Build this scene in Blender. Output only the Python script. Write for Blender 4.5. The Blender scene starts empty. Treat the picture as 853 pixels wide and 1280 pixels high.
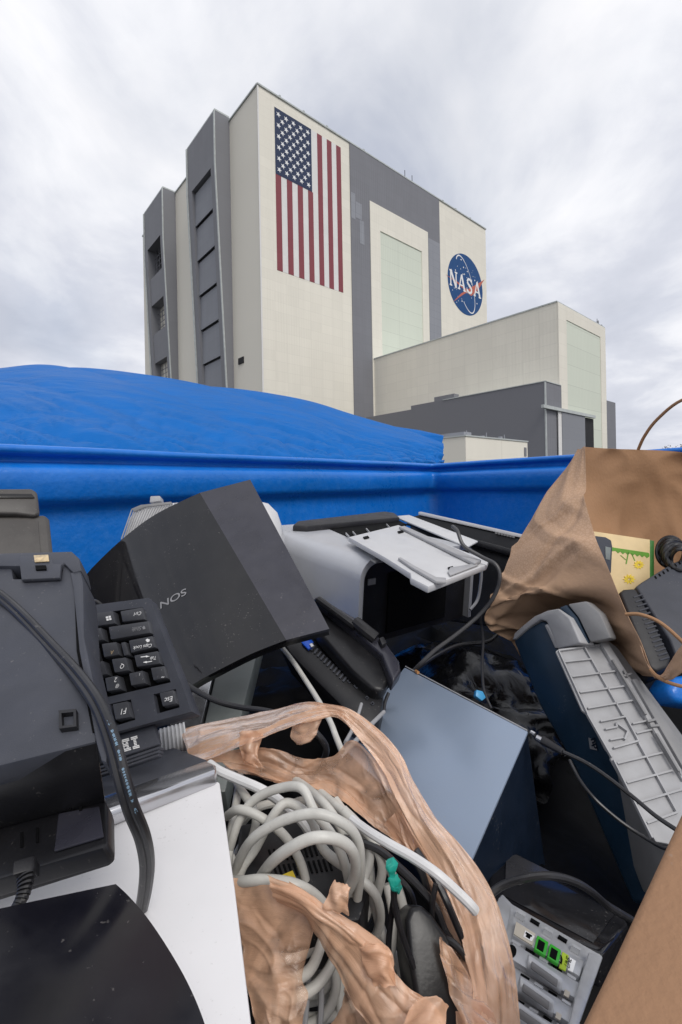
import bpy, bmesh, math, random
from mathutils import Vector, Matrix, noise
random.seed(7)
R = math.radians
scene = bpy.context.scene
COL = scene.collection
# ------------------------------------------------------------------ camera calibration (16 mm on full frame, upright)
F = 569.0; CX = 426.5; HY = 606.0; RHO = 0.018; EYE = Vector((0, 0, 2.0))
cr, sr = math.cos(RHO), math.sin(RHO)

def ray(px, py):
    a = (px - CX) / F; b = (py - HY) / F
    return Vector((a * cr - b * sr, 1.0, -(a * sr + b * cr)))

def at(px, py, d):
    return EYE + ray(px, py) * d

def A(p): return at(*p)

class Plane:
    """a face of a thing: three measured points; n points to the eye"""
    def __init__(s, p, q, r):
        s.o = A(p) if not isinstance(p, Vector) else p
        q = A(q) if not isinstance(q, Vector) else q
        r = A(r) if not isinstance(r, Vector) else r
        s.n = (q - s.o).cross(r - s.o).normalized()
        if s.n.dot(EYE - s.o) < 0: s.n = -s.n
    def hit(s, px, py, w=0.0):
        d = ray(px, py)
        t = (s.o + s.n * w - EYE).dot(s.n) / d.dot(s.n)
        return EYE + d * t
    def shift(s, w):
        p = Plane.__new__(Plane); p.o = s.o + s.n * w; p.n = s.n.copy(); return p

# ------------------------------------------------------------------ mesh building
class MB:
    def __init__(s): s.v = []; s.f = []
    def add(s, vs, fs):
        k = len(s.v); s.v += [Vector(v) for v in vs]; s.f += [tuple(i + k for i in f) for f in fs]; return s
    def prism(s, pts, vec):
        """closed outline pts extruded by vec"""
        n = len(pts); vec = Vector(vec)
        s.add(list(pts) + [p + vec for p in pts],
              [tuple(range(n)), tuple(range(2 * n - 1, n - 1, -1))] +
              [(i, n + i, n + (i + 1) % n, (i + 1) % n) for i in range(n)])
        return s
    def pp(s, pl, pix, w0, w1):
        """outline given on plane pl (at height w1) going back to w0"""
        pts = [pl.hit(x, y, w1) for x, y in pix]
        return s.prism(pts, pl.n * (w0 - w1))
    def frus(s, pl, pix, w0, w1, grow):
        top = [pl.hit(x, y, w1) for x, y in pix]
        c = sum(top, Vector()) / len(top)
        bot = [c + (p - c) * grow + pl.n * (w0 - w1) for p in top]
        n = len(top)
        s.add(top + bot, [tuple(range(n)), tuple(range(2 * n - 1, n - 1, -1))] +
              [(i, n + i, n + (i + 1) % n, (i + 1) % n) for i in range(n)])
        return s
    def box(s, o, u, v, w):
        o, u, v, w = map(Vector, (o, u, v, w))
        return s.prism([o, o + u, o + u + v, o + v], w)
    def tube(s, pts, r, seg=10, sub=6, flat=1.0, cap=True):
        P = spline(pts, sub) if sub > 1 else pts
        if isinstance(r, (int, float)): rr = [r] * len(P)
        else: rr = [r(i / (len(P) - 1)) for i in range(len(P))]
        t0 = (P[1] - P[0]).normalized()
        nrm = t0.orthogonal().normalized()
        vs = []; fs = []
        for i, p in enumerate(P):
            t = (P[min(i + 1, len(P) - 1)] - P[max(i - 1, 0)]).normalized()
            nrm = (nrm - t * nrm.dot(t)).normalized(); b = t.cross(nrm)
            for k in range(seg):
                a = 2 * math.pi * k / seg
                vs.append(p + nrm * math.cos(a) * rr[i] + b * math.sin(a) * rr[i] * flat)
        for i in range(len(P) - 1):
            for k in range(seg):
                k2 = (k + 1) % seg
                fs.append((i * seg + k, i * seg + k2, (i + 1) * seg + k2, (i + 1) * seg + k))
        if cap:
            fs.append(tuple(reversed(range(seg)))); fs.append(tuple(range((len(P) - 1) * seg, len(P) * seg)))
        return s.add(vs, fs)
    def grid(s, rows, thick=0.0):
        """rows: list of equal-length point rows"""
        nr, nc = len(rows), len(rows[0])
        vs = [p for r in rows for p in r]
        fs = [(i * nc + j, i * nc + j + 1, (i + 1) * nc + j + 1, (i + 1) * nc + j) for i in range(nr - 1) for j in range(nc - 1)]
        if thick:
            N = [Vector() for _ in vs]; c0 = vs[len(vs) // 2]
            for f in fs:
                n = (vs[f[1]] - vs[f[0]]).cross(vs[f[3]] - vs[f[0]])
                for i in f: N[i] += n
            if sum(N[i].dot(EYE - vs[i]) for i in range(0, len(vs), 3)) < 0: thick = -thick
            k = len(vs)
            vs = vs + [v - N[i].normalized() * thick for i, v in enumerate(vs)]
            fs = fs + [tuple(i + k for i in reversed(f)) for f in fs]
            rim = [j for j in range(nc)] + [i * nc + nc - 1 for i in range(1, nr)] + [(nr - 1) * nc + j for j in range(nc - 2, -1, -1)] + [i * nc for i in range(nr - 2, 0, -1)]
            for a in range(len(rim)):
                i, j = rim[a], rim[(a + 1) % len(rim)]
                fs.append((i, i + k, j + k, j))
        return s.add(vs, fs)
    def build(s, name, mat, parent=None, bevel=0.0, seg=2, smooth=True, ang=35, loc=None):
        bm = bmesh.new()
        bv = [bm.verts.new(v) for v in s.v]
        for f in s.f:
            try: bm.faces.new([bv[i] for i in f])
            except ValueError: pass
        bmesh.ops.recalc_face_normals(bm, faces=bm.faces)
        if bevel:
            es = [e for e in bm.edges if len(e.link_faces) == 2 and e.calc_face_angle(0) > R(ang)]
            bmesh.ops.bevel(bm, geom=es, offset=bevel, offset_type='OFFSET', segments=seg, affect='EDGES', profile=0.5, clamp_overlap=True)
        if parent is not None: base = Vector(parent['_o'])
        else:
            xs = [v.co for v in bm.verts]
            base = loc or Vector(((min(v.x for v in xs) + max(v.x for v in xs)) / 2, (min(v.y for v in xs) + max(v.y for v in xs)) / 2, min(v.z for v in xs)))
        bmesh.ops.translate(bm, verts=bm.verts, vec=-base)
        me = bpy.data.meshes.new(name); bm.to_mesh(me); bm.free()
        if smooth:
            for p in me.polygons: p.use_smooth = True
            me.set_sharp_from_angle(angle=R(ang))
        me.materials.append(mat)
        o = bpy.data.objects.new(name, me); COL.objects.link(o)
        if parent is not None: o.parent = parent
        else: o.location = base
        o['_o'] = tuple(base)
        return o

def cat(p0, p1, p2, p3, t):
    return 0.5 * ((2 * p1) + (p2 - p0) * t + (2 * p0 - 5 * p1 + 4 * p2 - p3) * t * t + (3 * p1 - p0 - 3 * p2 + p3) * t ** 3)
def spline(P, sub):
    P = [Vector(p) for p in P]; n = len(P); out = []
    for i in range(n - 1):
        a, b, c, d = P[max(i - 1, 0)], P[i], P[i + 1], P[min(i + 2, n - 1)]
        for k in range(sub): out.append(cat(a, b, c, d, k / sub))
    out.append(P[-1]); return out
def surf(rows, su, sv):
    """spline surface through rows of points (each point is (px,py,depth) or a Vector)"""
    rows = [[p if isinstance(p, Vector) else A(p) for p in r] for r in rows]
    rows = [spline(r, su) for r in rows]
    cols = [spline([r[j] for r in rows], sv) for j in range(len(rows[0]))]
    return [[cols[j][i] for j in range(len(cols))] for i in range(len(cols[0]))]
def displace(rows, fn):
    nr, nc = len(rows), len(rows[0]); out = []
    for i in range(nr):
        r = []
        for j in range(nc):
            a = rows[min(i + 1, nr - 1)][j] - rows[max(i - 1, 0)][j]
            b = rows[i][min(j + 1, nc - 1)] - rows[i][max(j - 1, 0)]
            n = a.cross(b)
            n = n.normalized() if n.length > 1e-12 else Vector((0, 0, 1))
            r.append(rows[i][j] + n * fn(i / (nr - 1), j / (nc - 1), rows[i][j]))
        out.append(r)
    return out
def nz(x, y=0, z=0): return noise.noise(Vector((x, y, z)))

def thing(name, loc, label=None, cat_=None, group=None):
    o = bpy.data.objects.new(name, None); COL.objects.link(o); o.location = loc; o['_o'] = tuple(loc)
    o.empty_display_size = 0.05
    if label: tag(o, label, cat_, group)
    return o
def tag(o, label, cat_, group=None, kind=None):
    o['label'] = label; o['category'] = cat_
    if group: o['group'] = group
    if kind: o['kind'] = kind
    return o
def struct(o): o['kind'] = 'structure'; return o

def text(body, pl, p0, p1, mat, parent, name='lettering', w=0.0006, hs=1.0, bold=0.0, thick=0.0003):
    """flat lettering whose baseline runs from pixel p0 to p1 on plane pl"""
    cu = bpy.data.curves.new('t', 'FONT'); cu.body = body; cu.size = 1; cu.offset = bold
    ob = bpy.data.objects.new('t', cu); COL.objects.link(ob)
    me = bpy.data.meshes.new_from_object(ob.evaluated_get(bpy.context.evaluated_depsgraph_get()))
    xs = [v.co.x for v in me.vertices]; x0, x1 = min(xs), max(xs)
    a, b = pl.hit(*p0, w), pl.hit(*p1, w); u = (b - a); s_ = u.length / max(x1 - x0, .25); u.normalize()
    v = pl.n.cross(u).normalized()
    m = MB(); m.add([a + u * (q.co.x - x0) * s_ + v * q.co.y * s_ * hs for q in me.vertices], [tuple(p.vertices) for p in me.polygons])
    bpy.data.objects.remove(ob); bpy.data.curves.remove(cu); bpy.data.meshes.remove(me)
    return m.build(name, mat, parent, smooth=False)

# ------------------------------------------------------------------ materials
def mat(name, col, rough=0.5, metal=0.0, var=0.12, scale=30, bump=0.02, bscale=400, dust=0.0, dustcol=(.35, .33, .3), dscale=9, coat=0.0, spec=0.5, col2=None, rot=0, scratch=0.0, speck=None):
    m = bpy.data.materials.new(name); m.use_nodes = True; nt = m.node_tree; N = nt.nodes; L = nt.links
    b = N['Principled BSDF']; tc = N.new('ShaderNodeTexCoord')
    n1 = N.new('ShaderNodeTexNoise'); n1.inputs['Scale'].default_value = scale; n1.inputs['Detail'].default_value = 5
    L.new(tc.outputs['Object'], n1.inputs['Vector'])
    mx = N.new('ShaderNodeMix'); mx.data_type = 'RGBA'
    c2 = col2 or tuple(c * (1 + var) for c in col); c1 = tuple(c * (1 - var) for c in col)
    mx.inputs[6].default_value = (*c1, 1); mx.inputs[7].default_value = (*c2, 1)
    r0 = N.new('ShaderNodeMapRange'); r0.inputs[1].default_value = .3; r0.inputs[2].default_value = .7
    L.new(n1.outputs[0], r0.inputs[0]); L.new(r0.outputs[0], mx.inputs[0])
    cur = mx.outputs[2]
    rmix = N.new('ShaderNodeMapRange'); rmix.inputs[1].default_value = .3; rmix.inputs[2].default_value = .7
    rmix.inputs[3].default_value = max(rough - .07, .02); rmix.inputs[4].default_value = min(rough + .07, 1)
    L.new(n1.outputs[0], rmix.inputs[0]); rr = rmix.outputs[0]
    if dust:
        nd = N.new('ShaderNodeTexNoise'); nd.inputs['Scale'].default_value = dscale; nd.inputs['Detail'].default_value = 9; nd.inputs['Roughness'].default_value = .72
        L.new(tc.outputs['Object'], nd.inputs['Vector'])
        rd = N.new('ShaderNodeMapRange'); rd.inputs[1].default_value = .42; rd.inputs[2].default_value = .78; rd.inputs[3].default_value = dust * .15; rd.inputs[4].default_value = dust
        L.new(nd.outputs[0], rd.inputs[0])
        m2 = N.new('ShaderNodeMix'); m2.data_type = 'RGBA'; m2.inputs[7].default_value = (*dustcol, 1)
        L.new(rd.outputs[0], m2.inputs[0]); L.new(cur, m2.inputs[6]); cur = m2.outputs[2]
        ra = N.new('ShaderNodeMath'); ra.operation = 'MULTIPLY_ADD'; ra.inputs[1].default_value = .6
        L.new(rd.outputs[0], ra.inputs[0]); L.new(rr, ra.inputs[2]); rr = ra.outputs[0]
    if scratch:
        mp = N.new('ShaderNodeMapping'); mp.inputs['Scale'].default_value = (1, 14, 3); mp.inputs['Rotation'].default_value = (.3, .5, .7)
        L.new(tc.outputs['Object'], mp.inputs[0])
        ns = N.new('ShaderNodeTexNoise'); ns.inputs['Scale'].default_value = 22; ns.inputs['Detail'].default_value = 8; ns.inputs['Roughness'].default_value = .8
        L.new(mp.outputs[0], ns.inputs['Vector'])
        rs = N.new('ShaderNodeMapRange'); rs.inputs[1].default_value = .66; rs.inputs[2].default_value = .74; rs.inputs[4].default_value = scratch
        L.new(ns.outputs[0], rs.inputs[0])
        m3 = N.new('ShaderNodeMix'); m3.data_type = 'RGBA'; m3.inputs[7].default_value = (.5, .5, .5, 1)
        L.new(rs.outputs[0], m3.inputs[0]); L.new(cur, m3.inputs[6]); cur = m3.outputs[2]
    if speck is None: speck = .2 if dust else 0
    if speck:      # scattered grit and fluff
        nk = N.new('ShaderNodeTexNoise'); nk.inputs['Scale'].default_value = 330; nk.inputs['Detail'].default_value = 2
        L.new(tc.outputs['Object'], nk.inputs['Vector'])
        nk2 = N.new('ShaderNodeTexNoise'); nk2.inputs['Scale'].default_value = 16; nk2.inputs['Detail'].default_value = 4; nk2.inputs['Roughness'].default_value = .7
        L.new(tc.outputs['Object'], nk2.inputs['Vector'])
        sm = N.new('ShaderNodeMath'); sm.operation = 'MULTIPLY_ADD'; sm.inputs[1].default_value = .55; L.new(nk2.outputs[0], sm.inputs[0]); L.new(nk.outputs[0], sm.inputs[2])
        rk_ = N.new('ShaderNodeMapRange'); rk_.inputs[1].default_value = .98; rk_.inputs[2].default_value = 1.04; rk_.inputs[4].default_value = speck
        L.new(sm.outputs[0], rk_.inputs[0])
        m4 = N.new('ShaderNodeMix'); m4.data_type = 'RGBA'; m4.inputs[7].default_value = (.32, .3, .28, 1)
        L.new(rk_.outputs[0], m4.inputs[0]); L.new(cur, m4.inputs[6]); cur = m4.outputs[2]
    L.new(cur, b.inputs['Base Color']); L.new(rr, b.inputs['Roughness'])
    b.inputs['Metallic'].default_value = metal; b.inputs['Coat Weight'].default_value = coat; b.inputs['Coat Roughness'].default_value = .06
    b.inputs['Specular IOR Level'].default_value = spec
    if bump:
        n2 = N.new('ShaderNodeTexNoise'); n2.inputs['Scale'].default_value = bscale; n2.inputs['Detail'].default_value = 3
        L.new(tc.outputs['Object'], n2.inputs['Vector'])
        bp = N.new('ShaderNodeBump'); bp.inputs['Strength'].default_value = min(bump * 10, 1); bp.inputs['Distance'].default_value = .3 / bscale
        L.new(n2.outputs[0], bp.inputs['Height']); L.new(bp.outputs[0], b.inputs['Normal'])
    return m

M = {}
M['key'] = mat('keycap_plastic', (.04, .042, .05), .45, bump=.02, bscale=900, dust=.06, spec=.4)
M['gap_shade'] = mat('gap_shade_black', (.003, .003, .0035), .6, bump=0, spec=.08)  # near-black colour put in for the shade between the heaped things
M['conc'] = mat('dark_glossy_cover', (.006, .006, .010), .16, bump=0, dust=.02, dscale=30, spec=.45)
M['black'] = mat('black_plastic', (.014, .014, .017), .5, bscale=900, bump=.03, dust=.04, spec=.4)
M['blackfine'] = mat('black_smooth_plastic', (.008, .008, .010), .36, bump=.01, dust=.025, spec=.4)
M['charcoal'] = mat('charcoal_plastic', (.040, .044, .058), .52, bscale=1200, bump=.04, dust=.06, spec=.35, col2=(.05, .054, .07))
M['taupe'] = mat('dark_taupe_plastic', (.05, .045, .042), .5, bump=.02, dust=.15)
M['gloss'] = mat('glossy_black_plastic', (.008, .008, .010), .06, bump=.0, dust=.02, dscale=14, coat=.0, scratch=.06, spec=.5)
M['gloss2'] = mat('satin_black_plastic', (.03, .03, .042), .3, bump=.0, dust=.05, scratch=.06)
M['void'] = mat('dark_recess', (.003, .003, .0035), .8, bump=0, spec=.1)
M['white'] = mat('white_painted_steel', (.76, .75, .76), .42, bump=.0, bscale=200, var=.015, dust=.03, dustcol=(.45, .42, .4), scratch=.03)
M['silver'] = mat('silver_trim', (.55, .55, .57), .22, metal=.9, bump=.0, var=.05)
M['steelblue'] = mat('blue_grey_painted_steel', (.25, .31, .41), .34, metal=.2, bump=.01, bscale=300, var=.05, scale=6, dust=.08, scratch=.08)
M['navy'] = mat('navy_plastic', (.009, .028, .055), .36, bump=.02, dust=.03, scratch=.03)
M['navydark'] = mat('dark_navy_plastic', (.004, .009, .02), .35, bump=.01, dust=.01, spec=.3)
M['lgrey'] = mat('light_grey_plastic', (.34, .34, .35), .5, bump=.03, bscale=900, dust=.15, dustcol=(.2, .18, .16))
M['mgrey'] = mat('mid_grey_plastic', (.2, .2, .205), .5, bump=.03, bscale=900, dust=.15, dustcol=(.3, .28, .26))
M['pgrey'] = mat('pearl_grey_plastic', (.46, .47, .50), .34, bump=.01, var=.03, dust=.05, dustcol=(.2, .18, .16), metal=.2)
M['ivory'] = mat('white_plastic', (.55, .55, .56), .45, bump=.01, var=.03, dust=.06, dustcol=(.3, .28, .25))
M['slotmetal'] = mat('galvanised_steel', (.5, .51, .53), .34, metal=.35, var=.10, scale=60, bump=.02, bscale=250, dust=.1)
M['rubber'] = mat('black_cable_rubber', (.013, .013, .016), .36, bump=.0, dust=.04, dscale=40)
M['rubber2'] = mat('grey_cable_rubber', (.04, .04, .045), .40, bump=0, dust=.06, dscale=40)
M['cablegrey'] = mat('pale_grey_cable', (.58, .57, .53), .38, bump=.01, bscale=200, dust=.4, dustcol=(.16, .14, .12), dscale=25, var=.1)
M['cablewhite'] = mat('white_cable', (.66, .66, .66), .35, bump=.01, dust=.2, dustcol=(.25, .22, .2), dscale=25)
M['print'] = mat('white_print', (.8, .8, .8), .6, bump=0)
M['printgold'] = mat('worn_gold_print', (.4, .3, .18), .6, bump=0)
M['printgrey'] = mat('grey_print', (.22, .22, .23), .5, bump=0)
M['printblue'] = mat('pale_blue_print', (.25, .4, .55), .6, bump=0)
M['green'] = mat('green_plastic', (.04, .42, .03), .4, bump=0)
M['lime'] = mat('lime_label', (.38, .52, .03), .5, bump=0)
M['teal'] = mat('teal_tape', (.01, .32, .25), .5, bump=.05, bscale=300, var=.3)
M['yellow'] = mat('yellow_label', (.75, .55, .03), .5, bump=0)
M['vga'] = mat('blue_connector', (.01, .08, .5), .35, bump=0)
M['cyan'] = mat('light_blue_plastic', (.08, .4, .75), .4, bump=0)
M['orange'] = mat('rusty_orange_wire', (.45, .22, .08), .5, bump=0)
def paper_mat(name, col, pattern=False):
    m = mat(name, col, .8, var=.04, scale=14, bump=.03, bscale=120, spec=.2)
    nt = m.node_tree; N = nt.nodes; L = nt.links; b = N['Principled BSDF']
    tc = N.new('ShaderNodeTexCoord')
    # long soft crumples
    v = N.new('ShaderNodeTexNoise'); v.inputs['Scale'].default_value = 16; v.inputs['Detail'].default_value = 6; v.inputs['Distortion'].default_value = .8
    L.new(tc.outputs['Object'], v.inputs['Vector'])
    bp = N.new('ShaderNodeBump'); bp.inputs['Strength'].default_value = .14; bp.inputs['Distance'].default_value = .009
    L.new(v.outputs[0], bp.inputs['Height'])
    old = b.inputs['Normal'].links[0].from_socket; L.new(old, bp.inputs['Normal']); L.new(bp.outputs[0], b.inputs['Normal'])
    if pattern:
        vo = N.new('ShaderNodeTexVoronoi'); vo.feature = 'DISTANCE_TO_EDGE'; vo.inputs['Scale'].default_value = 170
        L.new(tc.outputs['Object'], vo.inputs['Vector'])
        mr = N.new('ShaderNodeMapRange'); mr.inputs[1].default_value = .08; mr.inputs[2].default_value = .16
        L.new(vo.outputs[0], mr.inputs[0])
        sx = N.new('ShaderNodeSeparateXYZ'); L.new(tc.outputs['UV'], sx.inputs[0])
        st = N.new('ShaderNodeMapRange'); st.inputs[1].default_value = .56; st.inputs[2].default_value = .5; L.new(sx.outputs['Y'], st.inputs[0])
        mu = N.new('ShaderNodeMath'); mu.operation = 'MULTIPLY'; L.new(mr.outputs[0], mu.inputs[0]); L.new(st.outputs[0], mu.inputs[1])
        mu2 = N.new('ShaderNodeMath'); mu2.operation = 'MULTIPLY'; mu2.inputs[1].default_value = .55; L.new(mu.outputs[0], mu2.inputs[0])
        mx = N.new('ShaderNodeMix'); mx.data_type = 'RGBA'; mx.inputs[7].default_value = (.5, .34, .24, 1)
        oc = b.inputs['Base Color'].links[0].from_socket
        L.new(mu2.outputs[0], mx.inputs[0]); L.new(oc, mx.inputs[6]); L.new(mx.outputs[2], b.inputs['Base Color'])
    return m
M['kraft'] = paper_mat('kraft_paper', (.40, .26, .17), True)
M['kraftin'] = paper_mat('kraft_paper_inside', (.35, .20, .11))
M['card'] = mat('corrugated_cardboard', (.33, .19, .11), .8, var=.08, scale=10, bump=.05, bscale=200, spec=.2, dust=.1, dustcol=(.2, .1, .06))
M['box'] = mat('cream_printed_card', (.72, .55, .3), .55, bump=.01, var=.06)

def plastic_bag(nm, clear):
    m = bpy.data.materials.new(nm); m.use_nodes = True; nt = m.node_tree; N = nt.nodes; L = nt.links
    out = N['Material Output']; b = N['Principled BSDF']; tc = N.new('ShaderNodeTexCoord')
    n = N.new('ShaderNodeTexNoise'); n.inputs['Scale'].default_value = 14; n.inputs['Detail'].default_value = 5
    L.new(tc.outputs['Object'], n.inputs['Vector'])
    mx = N.new('ShaderNodeMix'); mx.data_type = 'RGBA'; mx.inputs[6].default_value = (.80, .44, .26, 1); mx.inputs[7].default_value = (.93, .61, .42, 1)
    L.new(n.outputs[0], mx.inputs[0]); L.new(mx.outputs[2], b.inputs['Base Color'])
    b.inputs['Roughness'].default_value = .14; b.inputs['Specular IOR Level'].default_value = .9
    # fine creases running along each strip (UV), crossed by a few sharp crumples
    mp = N.new('ShaderNodeMapping'); mp.inputs['Scale'].default_value = (2.5, 16, 1); L.new(tc.outputs['UV'], mp.inputs[0])
    n3 = N.new('ShaderNodeTexNoise'); n3.inputs['Scale'].default_value = 1.6; n3.inputs['Detail'].default_value = 7; n3.inputs['Distortion'].default_value = .5; n3.inputs['Roughness'].default_value = .72
    L.new(mp.outputs[0], n3.inputs['Vector'])
    vo = N.new('ShaderNodeTexVoronoi'); vo.feature = 'F1'; vo.inputs['Scale'].default_value = 34; vo.inputs['Detail'].default_value = 2
    wn = N.new('ShaderNodeTexNoise'); wn.inputs['Scale'].default_value = 20; L.new(tc.outputs['Object'], wn.inputs['Vector'])
    ad0 = N.new('ShaderNodeMix'); ad0.data_type = 'VECTOR'; ad0.inputs[0].default_value = .06; L.new(tc.outputs['Object'], ad0.inputs[4]); L.new(wn.outputs['Color'], ad0.inputs[5])
    L.new(ad0.outputs[1], vo.inputs['Vector'])
    ad = N.new('ShaderNodeMath'); ad.operation = 'MULTIPLY_ADD'; ad.inputs[1].default_value = .35
    L.new(vo.outputs[0], ad.inputs[0]); L.new(n3.outputs[0], ad.inputs[2])
    bp = N.new('ShaderNodeBump'); bp.inputs['Strength'].default_value = .5; bp.inputs['Distance'].default_value = .0016
    L.new(ad.outputs[0], bp.inputs['Height']); L.new(bp.outputs[0], b.inputs['Normal'])
    df = N.new('ShaderNodeBsdfDiffuse'); L.new(mx.outputs[2], df.inputs[0]); L.new(bp.outputs[0], df.inputs['Normal'])
    tl = N.new('ShaderNodeBsdfTranslucent'); L.new(mx.outputs[2], tl.inputs[0]); L.new(bp.outputs[0], tl.inputs['Normal'])
    tp = N.new('ShaderNodeBsdfTransparent'); tp.inputs[0].default_value = (.97, .80, .68, 1)
    a = N.new('ShaderNodeMixShader'); a.inputs[0].default_value = .15; L.new(df.outputs[0], a.inputs[1]); L.new(tl.outputs[0], a.inputs[2])
    c = N.new('ShaderNodeMixShader'); L.new(a.outputs[0], c.inputs[1]); L.new(tp.outputs[0], c.inputs[2])
    nn = N.new('ShaderNodeTexNoise'); nn.inputs['Scale'].default_value = 26; nn.inputs['Detail'].default_value = 5; nn.inputs['Distortion'].default_value = 1.2; L.new(tc.outputs['Object'], nn.inputs['Vector'])
    mr = N.new('ShaderNodeMapRange'); mr.inputs[1].default_value = .35; mr.inputs[2].default_value = .62; mr.inputs[3].default_value = clear[0]; mr.inputs[4].default_value = clear[1]
    L.new(nn.outputs[0], mr.inputs[0]); L.new(mr.outputs[0], c.inputs[0])
    gl = N.new('ShaderNodeBsdfGlossy'); gl.inputs['Roughness'].default_value = .16; L.new(bp.outputs[0], gl.inputs['Normal'])
    lw = N.new('ShaderNodeLayerWeight'); lw.inputs[0].default_value = .25; L.new(bp.outputs[0], lw.inputs['Normal'])
    g2 = N.new('ShaderNodeMapRange'); g2.inputs[3].default_value = .07; g2.inputs[4].default_value = .6; L.new(lw.outputs['Fresnel'], g2.inputs[0])
    e = N.new('ShaderNodeMixShader'); L.new(g2.outputs[0], e.inputs[0]); L.new(c.outputs[0], e.inputs[1]); L.new(gl.outputs[0], e.inputs[2]); L.new(e.outputs[0], out.inputs[0])
    return m
M['film'] = plastic_bag('tan_plastic_film', (.16, .36)); M['filmthin'] = plastic_bag('thin_tan_plastic_film', (.26, .66))

def trash_mat():
    m = mat('black_rubbish_film', (.004, .004, .005), .24, bump=0, spec=.28)
    nt = m.node_tree; N = nt.nodes; L = nt.links; b = N['Principled BSDF']; tc = N.new('ShaderNodeTexCoord')
    n2 = N.new('ShaderNodeTexNoise'); n2.inputs['Scale'].default_value = 13; n2.inputs['Detail'].default_value = 3; n2.inputs['Distortion'].default_value = 1.5
    L.new(tc.outputs['Object'], n2.inputs['Vector'])
    bp = N.new('ShaderNodeBump'); bp.inputs['Strength'].default_value = .7; bp.inputs['Distance'].default_value = .007
    L.new(n2.outputs[0], bp.inputs['Height']); L.new(bp.outputs[0], b.inputs['Normal'])
    return m
M['trash'] = trash_mat()

# blue bin paint and blue tarpaulin
def blue_bin():
    m = mat('blue_bin_paint', (.0, .15, .58), .30, var=.08, scale=3, bump=.03, bscale=55, dust=.22, dustcol=(.12, .32, .66), dscale=26, spec=.5, scratch=0)
    return m
M['bin'] = blue_bin()
def tarp_mat():
    m = mat('blue_tarpaulin', (.004, .15, .52), .5, var=.06, scale=5, bump=0, spec=.15)
    nt = m.node_tree; N = nt.nodes; L = nt.links; b = N['Principled BSDF']; tc = N.new('ShaderNodeTexCoord')
    mp = N.new('ShaderNodeMapping'); mp.inputs['Scale'].default_value = (1.6, 9.0, 1); mp.inputs['Rotation'].default_value = (0, 0, .12)
    L.new(tc.outputs['UV'], mp.inputs[0])
    n2 = N.new('ShaderNodeTexNoise'); n2.inputs['Scale'].default_value = 1.7; n2.inputs['Detail'].default_value = 8; n2.inputs['Distortion'].default_value = .9; n2.inputs['Roughness'].default_value = .55
    L.new(mp.outputs[0], n2.inputs['Vector'])
    bp = N.new('ShaderNodeBump'); bp.inputs['Strength'].default_value = .5; bp.inputs['Distance'].default_value = .10
    L.new(n2.outputs[0], bp.inputs['Height']); L.new(bp.outputs[0], b.inputs['Normal'])
    tl = N.new('ShaderNodeBsdfTranslucent'); tl.inputs[0].default_value = (.004, .12, .45, 1)
    mx = N.new('ShaderNodeMixShader'); mx.inputs[0].default_value = .2; L.new(b.outputs[0], mx.inputs[1]); L.new(tl.outputs[0], mx.inputs[2])
    L.new(mx.outputs[0], N['Material Output'].inputs[0])
    return m
M['tarp'] = tarp_mat()

def wall_mat(name, col, ang, pw=6.0, ph=4.0, line=.07, rough=.7, streak=.10, rib=True):
    """metal wall panels: faint panel joints and weather streaks; ang turns x along the face"""
    m = bpy.data.materials.new(name); m.use_nodes = True; nt = m.node_tree; N = nt.nodes; L = nt.links; b = N['Principled BSDF']
    tc = N.new('ShaderNodeTexCoord'); ro = N.new('ShaderNodeVectorRotate'); ro.rotation_type = 'Z_AXIS'; ro.inputs['Angle'].default_value = -ang
    L.new(tc.outputs['Object'], ro.inputs[0])
    sp = N.new('ShaderNodeSeparateXYZ'); L.new(ro.outputs[0], sp.inputs[0])
    cb = N.new('ShaderNodeCombineXYZ'); L.new(sp.outputs[0], cb.inputs[0]); L.new(sp.outputs[2], cb.inputs[1])
    br = N.new('ShaderNodeTexBrick'); br.offset = 0; br.inputs['Scale'].default_value = 1; br.inputs['Brick Width'].default_value = pw; br.inputs['Row Height'].default_value = ph
    br.inputs['Mortar Size'].default_value = .12; br.inputs['Mortar Smooth'].default_value = .6
    br.inputs['Color1'].default_value = (*[c * 1.02 for c in col], 1); br.inputs['Color2'].default_value = (*[c * .975 for c in col], 1)
    br.inputs['Mortar'].default_value = (*[c * (1 - line) for c in col], 1)
    L.new(cb.outputs[0], br.inputs['Vector'])
    mp = N.new('ShaderNodeMapping'); mp.inputs['Scale'].default_value = (.35, .03, 1); L.new(cb.outputs[0], mp.inputs[0])
    ns = N.new('ShaderNodeTexNoise'); ns.inputs['Scale'].default_value = 1; ns.inputs['Detail'].default_value = 6; L.new(mp.outputs[0], ns.inputs['Vector'])
    mr = N.new('ShaderNodeMapRange'); mr.inputs[1].default_value = .35; mr.inputs[2].default_value = .75; mr.inputs[4].default_value = streak; L.new(ns.outputs[0], mr.inputs[0])
    mx = N.new('ShaderNodeMix'); mx.data_type = 'RGBA'; mx.inputs[7].default_value = (*[c * .55 for c in col], 1)
    L.new(mr.outputs[0], mx.inputs[0]); L.new(br.outputs[0], mx.inputs[6]); L.new(mx.outputs[2], b.inputs['Base Color'])
    b.inputs['Roughness'].default_value = rough; b.inputs['Specular IOR Level'].default_value = .3
    if rib:
        wv = N.new('ShaderNodeTexWave'); wv.inputs['Scale'].default_value = .25; L.new(ro.outputs[0], wv.inputs[0])
        bp = N.new('ShaderNodeBump'); bp.inputs['Strength'].default_value = .25; bp.inputs['Distance'].default_value = .1
        L.new(wv.outputs[0], bp.inputs['Height']); L.new(bp.outputs[0], b.inputs['Normal'])
    return m
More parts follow.
